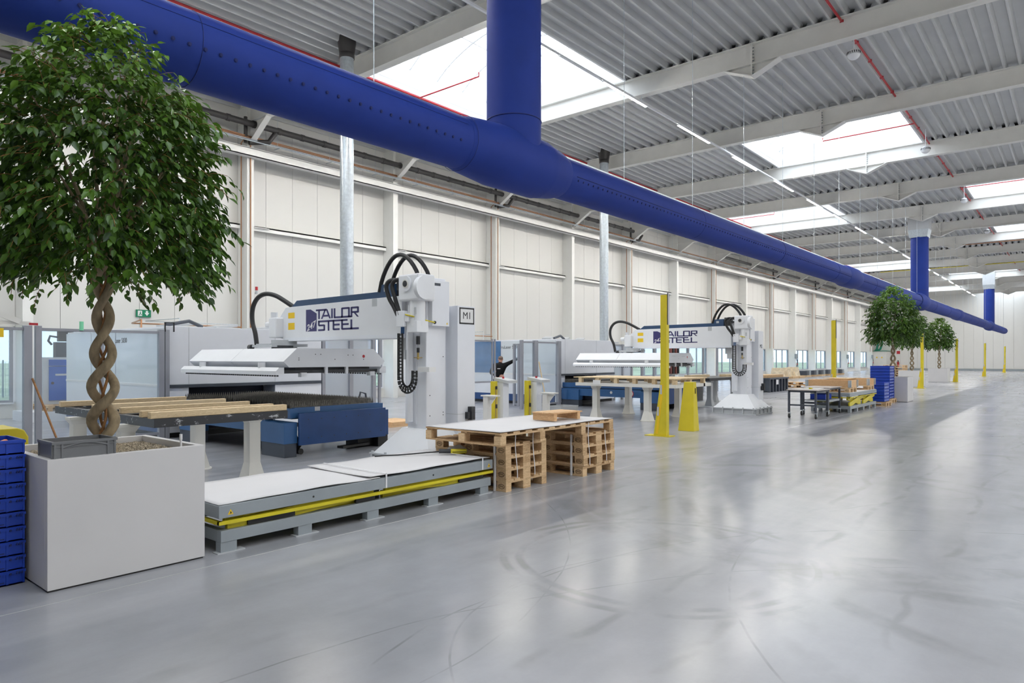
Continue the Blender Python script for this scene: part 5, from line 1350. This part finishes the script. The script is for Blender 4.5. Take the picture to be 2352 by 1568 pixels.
    for x_ in (6.55, 6.95): MB().box(x_ + dx, x_ + 0.05 + dx, 9.42, 9.46, 1.34, 1.46).build('hanger', 'white', t)
    for x_ in (6.1, 7.45): MB().box(x_ + dx, x_ + 0.10 + dx, 9.41, 9.50, 1.30, 1.37).build('sensor_block', 'white', t)
    return t
robot(0, 'white loading robot in the foreground, its cabinet signed M1', 'M1', True)
robot(12.40, 'white loading robot farther back on a bolted square base', 'M2', False)
rack = thing('suction_tool_rack', 'rack of suction tools hanging between the second robot arm and its gripper', 'rack', (21.15, 10.8, 0))
MB().box(21.2, 21.28, 10.75, 10.83, 0, 1.75).box(21.5, 21.58, 10.75, 10.83, 0, 1.75).build('stand', 'lightgrey', rack)
for i, z in enumerate((1.62, 1.02)):
    MB().box(21.0, 21.75, 10.70, 10.76, z, z + 0.42).build('backing', 'offwhite', rack)
    for j in range(4): MB().box(21.03 + 0.18 * j, 21.12 + 0.18 * j, 10.62, 10.70, z + 0.05, z + 0.38).build('suction_tool', 'dark' if j % 2 else mat('rust_red', (0.22, 0.06, 0.05), 0.6), rack)
MB().box(20.95, 21.8, 10.62, 10.8, 1.45, 1.6).build('shelf', 'white', rack)

# ================================================================== YELLOW GUARD POSTS
yp = thing('guard_post', 'x', 'post', (0, 0, 0), 'tall yellow guard posts')
MB().prism([(0, 0.015), (0.29, 0.015), (0.135, 1.12), (0.135, 2.89), (0, 2.89)], 'x', -0.05, 0.07).build('post', 'yellow', yp, bevel=0.004)
MB().box(-0.12, 0.14, -0.10, 0.46, 0, 0.015).build('foot_plate', 'yellow', yp)
MB().bar((-0.052, 0.215, 0.05), (-0.052, 0.08, 1.06), 0.055, 0.006, (1, 0, 0)).build('cable_channel', 'sticker', yp)
MB().box(-0.062, -0.05, 0.165, 0.205, 0.42, 0.60).build('light_curtain_unit', 'lightgrey', yp)
MB().box(-0.062, -0.05, 0.095, 0.135, 0.86, 1.05).build('light_curtain_unit', 'lightgrey', yp)
MB().box(-0.02, 0.0, -0.014, 0.0, 2.28, 2.93).build('sensor_strip', 'slate', yp)
MB().box(0.02, 0.04, -0.014, 0.0, 2.28, 2.93).build('sensor_strip', 'slate', yp)
MB().box(0.0, 0.02, -0.016, -0.002, 2.28, 2.93).build('reflector_strip', 'label', yp)
for i, (x_, y_, lab) in enumerate(((12.72, 6.50, 'nearest and tallest in the picture'), (25.1, 6.50, 'behind the crates on the raised lift table'), (41.6, 6.45, 'beside the third planter from the front'), (54.1, 6.40, 'right of the farthest planter'), (72.4, 6.50, 'alone before the far wall, left one'), (93.0, 6.55, 'alone before the far wall, right one'), (96.5, 4.72, 'cut by the right edge of the picture'))):
    lb = 'tall yellow tapered guard post, ' + lab
    if i == 0: yp.location = (x_, y_, 0); yp['label'] = lb
    else: dup(yp, (x_, y_, 0), lb)
sb = thing('short_bollard', 'short yellow tapered pillar beside the nearest yellow guard post', 'bollard', (14.1, 6.6, 0))
MB().frus((13.92, 14.20, 6.49, 6.86), 0.0, (13.99, 14.13, 6.53, 6.75), 1.075).build('body', 'yellow', sb, bevel=0.006)
MB().box(14.05, 14.06, 6.505, 6.52, 0.82, 0.94).build('slot', 'dark', sb)

# ================================================================== CONSOLES, PEDESTALS AND THE OPERATOR
for i, (x_, y_, lab) in enumerate(((12.75, 11.25, 'left one, before the operator'), (13.72, 10.95, 'right one, beside the broom stick'))):
    t = thing('operator_console', 'grey control console with yellow light barrier, ' + lab, 'console', (x_, y_, 0), 'operator consoles')
    MB().box(x_ - 0.06, x_ + 0.07, y_ - 0.06, y_ + 0.06, 0.0, 1.02).build('light_barrier', 'yellow', t, bevel=0.004)
    MB().box(x_ - 0.02, x_ + 0.03, y_ - 0.065, y_ - 0.058, 0.12, 0.9).build('barrier_slot', 'brass', t)
    MB().box(x_ - 0.01, x_ + 0.05, y_ - 0.075, y_ - 0.06, 0.82, 0.9).box(x_ - 0.01, x_ + 0.05, y_ - 0.075, y_ - 0.06, 0.35, 0.45).build('clamps', 'black', t)
    MB().box(x_ + 0.15, x_ + 0.37, y_ - 0.18, y_ + 0.02, 0, 1.0).build('pedestal', 'machine', t, bevel=0.006)
    MB().prism([(y_ - 0.35, 0.97), (y_ + 0.1, 1.03), (y_ + 0.1, 1.11), (y_ - 0.35, 1.04)], 'x', x_ + 0.12, x_ + 0.50).build('panel', 'lightgrey', t)
    MB().cyl((x_ + 0.3, y_ - 0.05, 1.08), (x_ + 0.3, y_ - 0.05, 1.13), 0.03, 12).build('stop_button', 'red', t)
for x_, y_, lab in ((11.95, 10.75, 'left of the consoles'), (13.85, 10.45, 'before the right console')):
    t = thing('sheet_pedestal', 'white steel pedestal with flared head, ' + lab, 'pedestal', (x_, y_, 0), 'white pedestals')
    MB().box(x_ - 0.07, x_ + 0.07, y_ - 0.07, y_ + 0.07, 0.015, 0.60).build('post', 'offwhite', t)
    MB().box(x_ - 0.10, x_ + 0.12, y_ - 0.30, y_ + 0.12, 0.70, 0.73).box(x_ - 0.07, x_ + 0.07, y_ - 0.07, y_ + 0.07, 0.60, 0.70).build('head', 'offwhite', t)
    MB().prism([(y_ - 0.28, 0.70), (y_ - 0.07, 0.70), (y_ - 0.07, 0.45)], 'x', x_ - 0.01, x_ + 0.01).build('gusset', 'offwhite', t)
    MB().box(x_ - 0.16, x_ + 0.16, y_ - 0.16, y_ + 0.16, 0, 0.015).build('foot_plate', 'offwhite', t)

Fv = Vector((math.cos(YAW), math.sin(YAW), 0)); Rv = Vector((math.sin(YAW), -math.cos(YAW), 0)); Zv = Vector((0, 0, 1))
def skin_mesh(name, joints, edges, root, m_, parent, origin, sub=2):
    me = bpy.data.meshes.new(name); keys = list(joints)
    me.from_pydata([tuple(Rv * joints[k][0] + Fv * joints[k][1] + Zv * joints[k][2]) for k in keys], [(keys.index(a), keys.index(b)) for a, b in edges], [])
    o = bpy.data.objects.new(name, me); C.objects.link(o); o.parent = parent
    sk = o.modifiers.new('skin', 'SKIN'); sk.use_smooth_shade = True
    lay = me.skin_vertices[0].data if me.skin_vertices else None
    if lay is None:
        bpy.context.view_layer.objects.active = o
        import bmesh
        bm = bmesh.new(); bm.from_mesh(me); bm.verts.layers.skin.verify(); bm.to_mesh(me); bm.free(); lay = me.skin_vertices[0].data
    for i, k in enumerate(keys):
        r = joints[k][3]; lay[i].radius = r if isinstance(r, tuple) else (r, r); lay[i].use_root = (k == root)
    ss = o.modifiers.new('sub', 'SUBSURF'); ss.levels = sub; ss.render_levels = sub
    me.materials.append(M[m_]); return o
per = thing('person', 'person in a black long sleeved top, arm raised to the machine gate', 'person', (17.1, 14.85, 0))
J = {'pel': (0, 0, .92, (.15, .11)), 'wst': (0, .0, 1.06, (.135, .10)), 'che': (.01, .02, 1.26, (.16, .11)), 'nb': (.03, .03, 1.40, (.08, .07)), 'nk': (.04, .05, 1.455, .05), 'hd': (.045, .065, 1.53, (.07, .082)), 'ht': (.045, .07, 1.61, (.066, .078)),
     'sr': (.19, .02, 1.365, .07), 'er': (.44, .08, 1.49, .045), 'wr': (.665, .12, 1.615, .030), 'hr': (.725, .13, 1.675, (.038, .018)), 'hr2': (.75, .135, 1.715, (.036, .015)),
     'sl': (-.17, .02, 1.355, .07), 'el': (-.285, -.03, 1.12, .045), 'wl': (-.20, .20, 1.03, .030), 'hl': (-.15, .27, 1.02, (.036, .018)),
     'hpr': (.10, 0, .86, .095), 'kr': (.11, .03, .48, .062), 'ar': (.11, 0, .09, .042), 'tr': (.12, .14, .045, .035), 'hpl': (-.10, 0, .86, .095), 'kl': (-.11, .04, .48, .062), 'al': (-.11, .02, .09, .042), 'tl': (-.12, .16, .045, .035)}
E_ = [('pel', 'wst'), ('wst', 'che'), ('che', 'nb'), ('nb', 'nk'), ('nk', 'hd'), ('hd', 'ht'), ('che', 'sr'), ('sr', 'er'), ('er', 'wr'), ('wr', 'hr'), ('hr', 'hr2'), ('che', 'sl'), ('sl', 'el'), ('el', 'wl'), ('wl', 'hl'),
      ('pel', 'hpr'), ('hpr', 'kr'), ('kr', 'ar'), ('ar', 'tr'), ('pel', 'hpl'), ('hpl', 'kl'), ('kl', 'al'), ('al', 'tl')]
for i, (a, b, c) in enumerate(((.725, 1.80, .0), (.755, 1.815, .0), (.782, 1.805, .0), (.805, 1.785, .0))):
    J['f%da' % i] = (.735 + .018 * i, .135, 1.74, .0095); J['f%db' % i] = (a + .004, .145, b - .03, .0085); J['f%dc' % i] = (a, .16, b, .007)
    E_ += [('hr2', 'f%da' % i), ('f%da' % i, 'f%db' % i), ('f%db' % i, 'f%dc' % i)]
J['tha'] = (.70, .15, 1.70, .011); J['thb'] = (.685, .165, 1.735, .009); E_ += [('hr', 'tha'), ('tha', 'thb')]
skin_mesh('body', J, E_, 'pel', 'skin', per, None)
JT = {k: J[k] for k in ('pel', 'wst', 'che', 'nb', 'sr', 'er', 'wr', 'sl', 'el', 'wl')}
JT = {k: (a, b, c, tuple(q + .016 for q in r) if isinstance(r, tuple) else r + .014) for k, (a, b, c, r) in JT.items()}
JT['nb'] = (.03, .03, 1.405, .075)
skin_mesh('jersey', JT, [('pel', 'wst'), ('wst', 'che'), ('che', 'nb'), ('che', 'sr'), ('sr', 'er'), ('er', 'wr'), ('che', 'sl'), ('sl', 'el'), ('el', 'wl')], 'pel', 'cloth', per, None)
JL = {'pel': (0, 0, .90, (.168, .125)), 'hpr': (.10, 0, .84, .112), 'kr': (.11, .03, .48, .078), 'ar': (.11, 0, .10, .062), 'hpl': (-.10, 0, .84, .112), 'kl': (-.11, .04, .48, .078), 'al': (-.11, .02, .10, .062)}
skin_mesh('jeans', JL, [('pel', 'hpr'), ('hpr', 'kr'), ('kr', 'ar'), ('pel', 'hpl'), ('hpl', 'kl'), ('kl', 'al')], 'pel', 'jeans', per, None)
def pp(a, b, c): q = Rv * a + Fv * b + Zv * c; return (q.x + 17.1, q.y + 14.85, q.z)
MB().sphere(pp(.045, .055, 1.60), 0.082, 14, 10, (1.0, 1.0, 0.85)).build('short_hair', 'hair', per)
for s in (-1, 1): MB().sphere(pp(.045 + .074 * s, .065, 1.555), 0.022, 8, 6, (.6, .8, 1.3)).build('ear', 'skin', per)
MB().sphere(pp(.045, .155, 1.55), 0.016, 8, 6, (.8, 1, 1.3)).build('nose', 'skin', per)
bpr = MB().prism([(0, 0), (0.10, 0), (0.10, 0.022), (0, 0.022)], 'z', 0, 0.001).build('back_print', 'label', None); bpr.parent = per
bpr.matrix_local = Matrix.Translation(Rv * -0.06 + Fv * -0.128 + Zv * 1.24) @ Matrix(((Rv.x, 0, -Fv.x, 0), (Rv.y, 0, -Fv.y, 0), (0, 1, 0, 0), (0, 0, 0, 1)))

# ================================================================== LOOSE THINGS ROUND THE MACHINES
def stick(p, q, lab, m_='root'):
    o = MB().cyl(p, q, 0.017, 8).build('broom_stick', m_); tag(o, lab, 'stick', 'leaning sticks')
stick((3.70, 13.80, 1.25), (3.95, 13.15, 0.02), 'brown broom stick leaning on the left guard fence post')
stick((14.65, 11.3, 1.5), (14.86, 11.12, 0.02), 'pale broom stick leaning beside the right console', 'wood_pale')
fb = thing('folding_box', 'grey folding plastic box on the floor behind the pallet stacks', 'box', (0, 0, 0))
grey_bin(fb, 0.75, 0.5, 0.32, 'lightgrey'); fb.location = (14.6, 10.5, 0)
sh = thing('timber_boards', 'small stack of pale boards on the floor behind the navy table', 'boards', (10.4, 12.2, 0))
for i in range(3): MB().box(10.25 + 0.03 * i, 11.1 + 0.02 * i, 12.2, 13.1, 0.04 * i, 0.04 * i + 0.036).build('board', 'wood_red', sh)
bc = thing('plastic_crate', 'blue crates lying by the left wall, seen below the first robot arm', 'crate', (0, 0, 0))
crate_mesh_parts(bc, 0.45, 0.4, 0.17, slot=False); bc.location = (15.75, 20.9, 0)
bc2 = dup(bc, (15.73, 20.9, 0.175), 'upper blue crate by the left wall, below the first robot arm')
bc['label'] = 'lower blue crate by the left wall, below the first robot arm'
# workshop cabinet on its plinth by the left windows
pb = thing('white_plinth', 'low white plinth under the workshop cabinet by the left window', 'plinth', (5.65, 20.6, 0))
MB().box(5.25, 7.35, 19.95, 21.2, 0, 0.25).build('body', 'white', pb)
cpal = dup(pal0, (5.7, 20.0, 0.252), 'wooden pallet on the white plinth under the workshop cabinet')
cbn = thing('workshop_cabinet', 'grey workshop cabinet with blue doors behind the left guard fence', 'cabinet', (5.9, 20.6, 0.4))
MB().box(5.75, 6.49, 20.55, 21.2, 0.40, 1.62).build('body', 'lightgrey', cbn)
d_ = MB().box(5.87, 6.47, 20.53, 20.55, 0.50, 1.38).build('door', 'cabinetblue', cbn)
MB().cyl((5.95, 20.52, 0.95), (5.95, 20.535, 0.95), 0.035, 12).build('lock', 'dark', d_)
MB().box(6.01, 6.45, 20.52, 20.53, 1.14, 1.19).build('handle', 'lightgrey', d_)
MB().box(5.87, 6.47, 20.53, 20.55, 1.40, 1.56).build('drawer', 'cabinetblue', cbn)
mn = thing('monitor', 'dark monitors stacked on the workshop cabinet by the left window', 'monitor', (6.25, 20.8, 1.62))
MB().box(6.07, 6.47, 20.7, 20.9, 1.62, 2.02).build('lower_monitor', 'slate', mn); MB().box(6.15, 6.49, 20.72, 20.88, 2.04, 2.36).build('upper_monitor', 'dark', mn)
MB().tube([(6.15, 20.8, 2.15), (5.97, 20.8, 2.18), (5.93, 20.8, 2.05), (6.01, 20.8, 1.95)], 0.03, 6).build('arm', 'slate', mn)
es = thing('exit_sign', 'green emergency exit sign with running figure and arrow on the left wall', 'sign', (8.7, YL - 0.05, 2.85))
MB().box(8.49, 8.92, YL - 0.05, YL - 0.02, 2.84, 3.06).build('panel', 'exit', es)
MB().box(8.54, 8.66, YL - 0.054, YL - 0.05, 2.87, 3.03).build('door_pictogram', 'label', es)
MB().bar((8.60, YL - 0.056, 2.95), (8.62, YL - 0.056, 3.0), 0.02, 0.004, (0, 1, 0)).bar((8.57, YL - 0.056, 2.89), (8.61, YL - 0.056, 2.95), 0.018, 0.004, (0, 1, 0)).bar((8.61, YL - 0.056, 2.95), (8.645, YL - 0.056, 2.90), 0.018, 0.004, (0, 1, 0)).build('running_figure', 'exit', es)
MB().prism([(8.77, 2.97), (8.77, 3.03), (8.83, 3.03), (8.83, 2.97), (8.87, 2.97), (8.80, 2.88), (8.73, 2.97)], 'y', YL - 0.054, YL - 0.05).build('arrow', 'label', es)
bcn = thing('warning_beacon', 'small red warning beacon on the first wall column', 'beacon', (12.05, YL - 0.65, 3.9))
MB().cyl((12.03, YL - 0.68, 3.86), (12.03, YL - 0.68, 3.98), 0.045, 12).build('lens', 'red', bcn); MB().cyl((12.03, YL - 0.68, 3.74), (12.03, YL - 0.68, 3.86), 0.04, 12).box(12.01, 12.05, YL - 0.66, YL - 0.60, 3.74, 3.8).build('base', 'lightgrey', bcn)

# ================================================================== CARTS, SECOND LIFT TABLE, CRATES
M['benchtop'] = mat('bench_top', (0.36, 0.32, 0.30), 0.35, var=0.1)
def cart(x0, x1, y0, y1, h, lab, shelf=None):
    t = thing('rolling_table', lab, 'cart', ((x0 + x1) / 2, (y0 + y1) / 2, 0), 'rolling tables')
    MB().box(x0 - 0.05, x1 + 0.05, y0 - 0.06, y1 + 0.06, h - 0.022, h).build('top', 'benchtop', t)
    MB().box(x0 - 0.02, x1 + 0.02, y0 - 0.02, y0 + 0.02, h - 0.07, h - 0.022).box(x0 - 0.02, x1 + 0.02, y1 - 0.02, y1 + 0.02, h - 0.07, h - 0.022).box(x0 - 0.02, x0 + 0.02, y0, y1, h - 0.07, h - 0.022).box(x1 - 0.02, x1 + 0.02, y0, y1, h - 0.07, h - 0.022).build('apron', 'slate', t)
    for x_ in (x0, x1):
        for y_ in (y0, y1):
            l_ = MB().box(x_ - 0.025, x_ + 0.025, y_ - 0.025, y_ + 0.025, 0.15, h - 0.07).build('leg', 'slate', t)
            MB().box(x_ - 0.04, x_ + 0.04, y_ - 0.04, y_ + 0.04, 0.145, 0.155).prism([(x_ - 0.02, 0.145), (x_ + 0.04, 0.145), (x_ + 0.045, 0.05), (x_ + 0.01, 0.05)], 'y', y_ - 0.03, y_ - 0.024).build('caster_fork', 'galv', l_)
            MB().cyl((x_ + 0.02, y_ - 0.018, 0.06), (x_ + 0.02, y_ + 0.018, 0.06), 0.06, 16).build('caster_wheel', 'rubber', l_)
    for x_ in (x0, x1): MB().box(x_ - 0.018, x_ + 0.018, y0, y1, 0.33, 0.37).build('cross_bar', 'slate', t)
    if shelf: MB().box(x0, x1, y0, y1, shelf, shelf + 0.025).box(x0, x1, y0 - 0.01, y0, shelf - 0.03, shelf + 0.03).build('shelf', 'grey', t)
    return t
cart(18.80, 19.85, 5.36, 6.04, 0.76, 'dark rolling table on casters, nearest to the second robot')
cart(20.15, 21.30, 5.42, 6.08, 0.78, 'dark rolling table with a lower shelf before the raised lift table', 0.40)
tb = thing('plastic_crate', 'blue crate on the lower shelf of the rolling table', 'crate', (0, 0, 0)); crate_mesh_parts(tb, 0.6, 0.4, 0.15, slot=False); tb.location = (20.35, 5.55, 0.427)
ph = MB().box(19.3, 19.42, 5.62, 5.68, 0.762, 0.80).build('yellow_tape_measure', 'yellow'); tag(ph, 'small yellow tool lying on the nearest rolling table', 'tool')
pp2 = MB().box(19.45, 19.85, 5.45, 5.9, 0.762, 0.775).build('steel_sheet', 'label'); tag(pp2, 'white sheet lying on the nearest rolling table', 'sheet')

l2 = thing('lift_table', 'grey and yellow scissor lift table raised under the wooden crates', 'lift table', (23.2, 5.75, 0), 'lift tables')
QX0, QX1, QY0, QY1 = 21.55, 24.9, 5.2, 6.3
MB().box(QX0, QX1, QY0, QY1, 0.47, 0.575).build('platform', 'grey', l2, bevel=0.004)
MB().box(QX0, QX1, QY0 - 0.005, QY0 + 0.03, 0.425, 0.45).box(QX0, QX1, QY1 - 0.03, QY1, 0.425, 0.45).box(QX0, QX0 + 0.03, QY0, QY1, 0.425, 0.45).box(QX1 - 0.03, QX1, QY0, QY1, 0.425, 0.45).build('safety_rim', 'yellow2', l2)
MB().box(QX0 + 0.05, QX1 - 0.05, QY0, QY1, 0.10, 0.19).build('base_frame', 'grey', l2, bevel=0.004)
for i in range(5):
    MB().box(QX0 + 0.06 + 0.76 * i, QX0 + 0.20 + 0.76 * i, QY0, QY0 + 0.08, 0, 0.10).build('leg', 'grey', l2); MB().box(QX0 + 0.06 + 0.76 * i, QX0 + 0.20 + 0.76 * i, QY1 - 0.08, QY1, 0, 0.10).build('leg', 'grey', l2)
for y_ in (QY0 + 0.06, QY1 - 0.12):
    for a, b in ((21.7, 23.2), (23.3, 24.8)):
        MB().bar((a, y_, 0.22), (b, y_, 0.43), 0.04, 0.13).build('scissor_arm', 'yellow2', l2); MB().bar((a, y_ + 0.05, 0.43), (b, y_ + 0.05, 0.22), 0.04, 0.13).build('scissor_arm', 'yellow2', l2)
bd = MB().box(21.6, 24.85, 5.22, 6.28, 0.576, 0.59).build('cover_board', 'paper'); tag(bd, 'white cover board on the raised lift table', 'board')
for x_, lab in ((21.62, 'left'), (23.85, 'right')):
    dup(pal0, (x_, 5.22, 0.591), 'wooden pallet on the raised lift table under the %s crate' % lab)
    t = thing('collar_crate', 'wooden pallet collar crate on the raised lift table, %s one' % lab, 'crate', (x_, 5.22, 0.735), 'collar crates')
    q = 0.02; z0, z1 = 0.736, 0.945
    for b_ in ((x_, x_ + 0.8, 5.22, 5.24), (x_, x_ + 0.8, 6.40, 6.42), (x_, x_ + 0.02, 5.24, 6.40), (x_ + 0.78, x_ + 0.8, 5.24, 6.40)): MB().box(*b_, z0, z1).build('board', 'wood_red', t)
    for a, b in ((x_, 5.22), (x_ + 0.8, 5.22), (x_, 6.42), (x_ + 0.8, 6.42)): MB().box(a - 0.012, a + 0.012, b - 0.045, b + 0.045, z0, z1).box(a - 0.045, a + 0.045, b - 0.012, b + 0.012, z0, z1).build('hinge', 'galv', t)
lid = MB().box(23.0, 24.0, 5.6, 6.35, 0.946, 0.962).build('plywood_sheet', 'wood'); tag(lid, 'thin plywood sheet across the wooden crates', 'sheet')

# stacks of blue crates beside the raised lift table
dup(pal0, (27.25, 5.2, 0.0), 'wooden pallet under the tall stack of blue crates')
bx0 = None
for st, (x_, y_, n_, z0, lab) in enumerate(((27.27, 5.28, 11, 0.146, 'tall stack beside the white planter'), (25.25, 5.05, 6, 0.146, 'low stack beside the raised lift table'))):
    for i in range(n_):
        lb = '%s blue crate from the bottom of the %s' % (NTH[i], lab)
        if bx0 is None:
            bx0 = thing('plastic_crate', lb, 'crate', (0, 0, 0), 'blue crates in the far stacks')
            crate_mesh_parts(bx0, 0.78, 0.62, 0.104, slot=False); g = MB()
            for q in range(4): g.box(0.08 + 0.17 * q, 0.14 + 0.17 * q, -0.010, 0, 0.03, 0.06)
            g.build('label_strips', mat('pale_blue_print', (0.45, 0.52, 0.75), 0.5), bx0); c = bx0
        else: c = dup(bx0, (0, 0, 0), lb)
        c.location = (x_, y_, z0 + 0.1065 * i)
dup(pal0, (25.22, 4.98, 0.0), 'wooden pallet under the low stack of blue crates')

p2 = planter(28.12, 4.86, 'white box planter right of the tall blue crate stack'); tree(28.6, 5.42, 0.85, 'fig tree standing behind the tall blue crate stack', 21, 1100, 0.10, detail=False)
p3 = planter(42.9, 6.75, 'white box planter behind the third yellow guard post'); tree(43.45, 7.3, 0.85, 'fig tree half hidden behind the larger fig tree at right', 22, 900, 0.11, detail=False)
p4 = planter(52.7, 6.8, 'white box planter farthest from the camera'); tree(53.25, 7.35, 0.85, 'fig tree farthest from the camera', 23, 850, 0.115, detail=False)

# ---- things stored along the left wall farther back
tr_ = thing('steel_trough', 'dark grey ribbed steel container behind the second robot', 'container', (33.3, 11.6, 0))
MB().box(32.0, 34.6, 11.25, 12.2, 0.05, 0.66).build('body', 'slate', tr_)
for i in range(7): MB().box(32.0 + 0.41 * i, 32.12 + 0.41 * i, 11.15, 11.25, 0.0, 0.62).build('rib', 'slate', tr_)
MB().box(31.97, 34.63, 11.13, 12.22, 0.60, 0.67).build('rim', 'slate', tr_)
for y_ in (11.4, 11.8): MB().box(31.9, 32.0, y_, y_ + 0.12, 0.0, 0.62).build('rib', 'slate', tr_)
MB().box(32.8, 33.1, 11.12, 11.13, 0.35, 0.58).build('label_plate', 'label', tr_)
tl = MB().box(32.1, 34.3, 11.3, 12.1, 0.671, 0.80).build('timber_stack', 'wood'); tag(tl, 'layer of timber lying on the dark ribbed container', 'timber')
tr2 = thing('steel_trough', 'dark steel container under the black bench behind the second robot', 'container', (22, 11.2, 0))
MB().box(21.6, 24.4, 11.0, 11.9, 0.0, 0.70).build('body', 'dark', tr2); MB().box(21.55, 24.45, 10.95, 11.95, 0.66, 0.74).build('rim', 'dark', tr2)
dup(pal0, (38.0, 11.3, 0.0), 'lower of two loose wooden pallets near the ribbed container'); dup(pal0, (38.2, 11.25, 0.146), 'upper of two loose wooden pallets near the ribbed container')
hp = thing('wrapped_parcels', 'heap of wrapped pale parcels on pallets by the far windows', 'parcels', (55.5, 18, 0))
rnd = random.Random(4)
for i in range(9):
    a, b = 53.2 + 0.5 * i, 17.4 + rnd.uniform(0, .8); h_ = rnd.uniform(.35, .75)
    MB().frus((a, a + 0.75, b, b + 0.9), 0.15, (a + .08, a + 0.62, b + .1, b + .8), 0.15 + h_).build('parcel', 'fabricgrey', hp)
for i in range(3): MB().box(53.2 + 1.6 * i, 54.6 + 1.6 * i, 17.3, 18.6, 0, 0.145).build('pallet', 'wood', hp)
for i in range(6):
    x_ = 60.0 + 2.1 * i
    t = thing('grey_bin_pallet', 'grey bins on a pallet by the far windows, %s from the parcels' % NTH[i], 'bin', (x_, 18.2, 0), 'grey bins on pallets')
    MB().box(x_, x_ + 1.2, 17.8, 18.6, 0, 0.144).build('pallet', 'wood', t)
    for j in range(2): MB().box(x_ + 0.02 + 0.6 * j, x_ + 0.58 + 0.6 * j, 17.82, 18.58, 0.145, 0.52).build('bin', 'grey' if j else 'slate', t)
for i, (x_, lab) in enumerate(((67.9, 'nearer one'), (86.7, 'middle one'), (99.0, 'farther one'))):
    t = thing('hose_reel_unit', 'dark hanging hose and cable unit on a wall column, ' + lab, 'hose', (x_, YL - 0.7, 1.2), 'hanging hose units')
    MB().box(x_ - 0.16, x_ + 0.16, YL - 0.80, YL - 0.62, 1.55, 2.0).build('housing', 'grey', t)
    MB().tube([(x_, YL - 0.75, 1.56), (x_ + 0.12, YL - 0.78, 1.25), (x_ + 0.05, YL - 0.8, 1.0), (x_ - 0.15, YL - 0.8, 0.8), (x_ - 0.3, YL - 0.8, 0.55)], 0.035, 6).build('hose', 'dark', t)
    MB().sphere((x_ + 0.05, YL - 0.8, 1.0), 0.07, 8, 6).build('coupling', 'red', t)

# ---- far wall: switch cabinet with green pipes, extinguisher, notice, pallets
sw_ = thing('wall_cabinet', 'low grey wall box with green pipes in the far left corner', 'cabinet', (XF - 2, 20, 0))
MB().box(XF - 3.0, XF - 0.2, 19.9, 21.6, 0, 2.5).build('body', 'offwhite', sw_); MB().box(XF - 3.1, XF - 0.15, 19.8, 21.65, 2.5, 2.58).build('top', 'green', sw_)
for dy in (0, 0.5): MB().tube([(XF - 1.5, 21.5 - dy * .5, 2.55), (XF - 1.5, 21.3 - dy * .8, 2.8), (XF - 1.5, 21.2 - dy, 3.4), (XF - 1.5, 21.2 - dy, 6.8)], 0.14, 10).build('pipe', 'green', sw_)
for y_ in (21.0, 20.4): MB().prism([(y_ - .12, 1.6), (y_ + .12, 1.6), (y_, 1.82)], 'x', XF - 3.02, XF - 3.0).build('warning_sticker', 'sticker', sw_)
ext = thing('fire_extinguisher', 'red fire extinguisher hanging on the far wall', 'extinguisher', (XF - 0.4, 19.0, 0.4))
MB().cyl((XF - 0.3, 19.0, 0.45), (XF - 0.3, 19.0, 1.1), 0.13, 12).build('bottle', 'red', ext); MB().cyl((XF - 0.3, 19.0, 1.1), (XF - 0.3, 19.0, 1.3), 0.06, 8).box(XF - 0.4, XF - 0.07, 18.9, 19.1, 0.8, 0.86).build('valve', 'dark', ext)
nt_ = MB().box(XF - 0.09, XF - 0.065, 18.8, 19.2, 2.15, 2.55).build('wall_notice', 'red'); tag(nt_, 'small red notice on the far wall above the extinguisher', 'sign')
pst = dup(pal0, (47.2, 8.3, 0.0), 'lowest wooden pallet standing behind the half hidden fig tree')
for i in range(1, 8): dup(pal0, (47.2, 8.3, 0.146 * i), '%s wooden pallet from the floor behind the half hidden fig tree' % NTH[i])
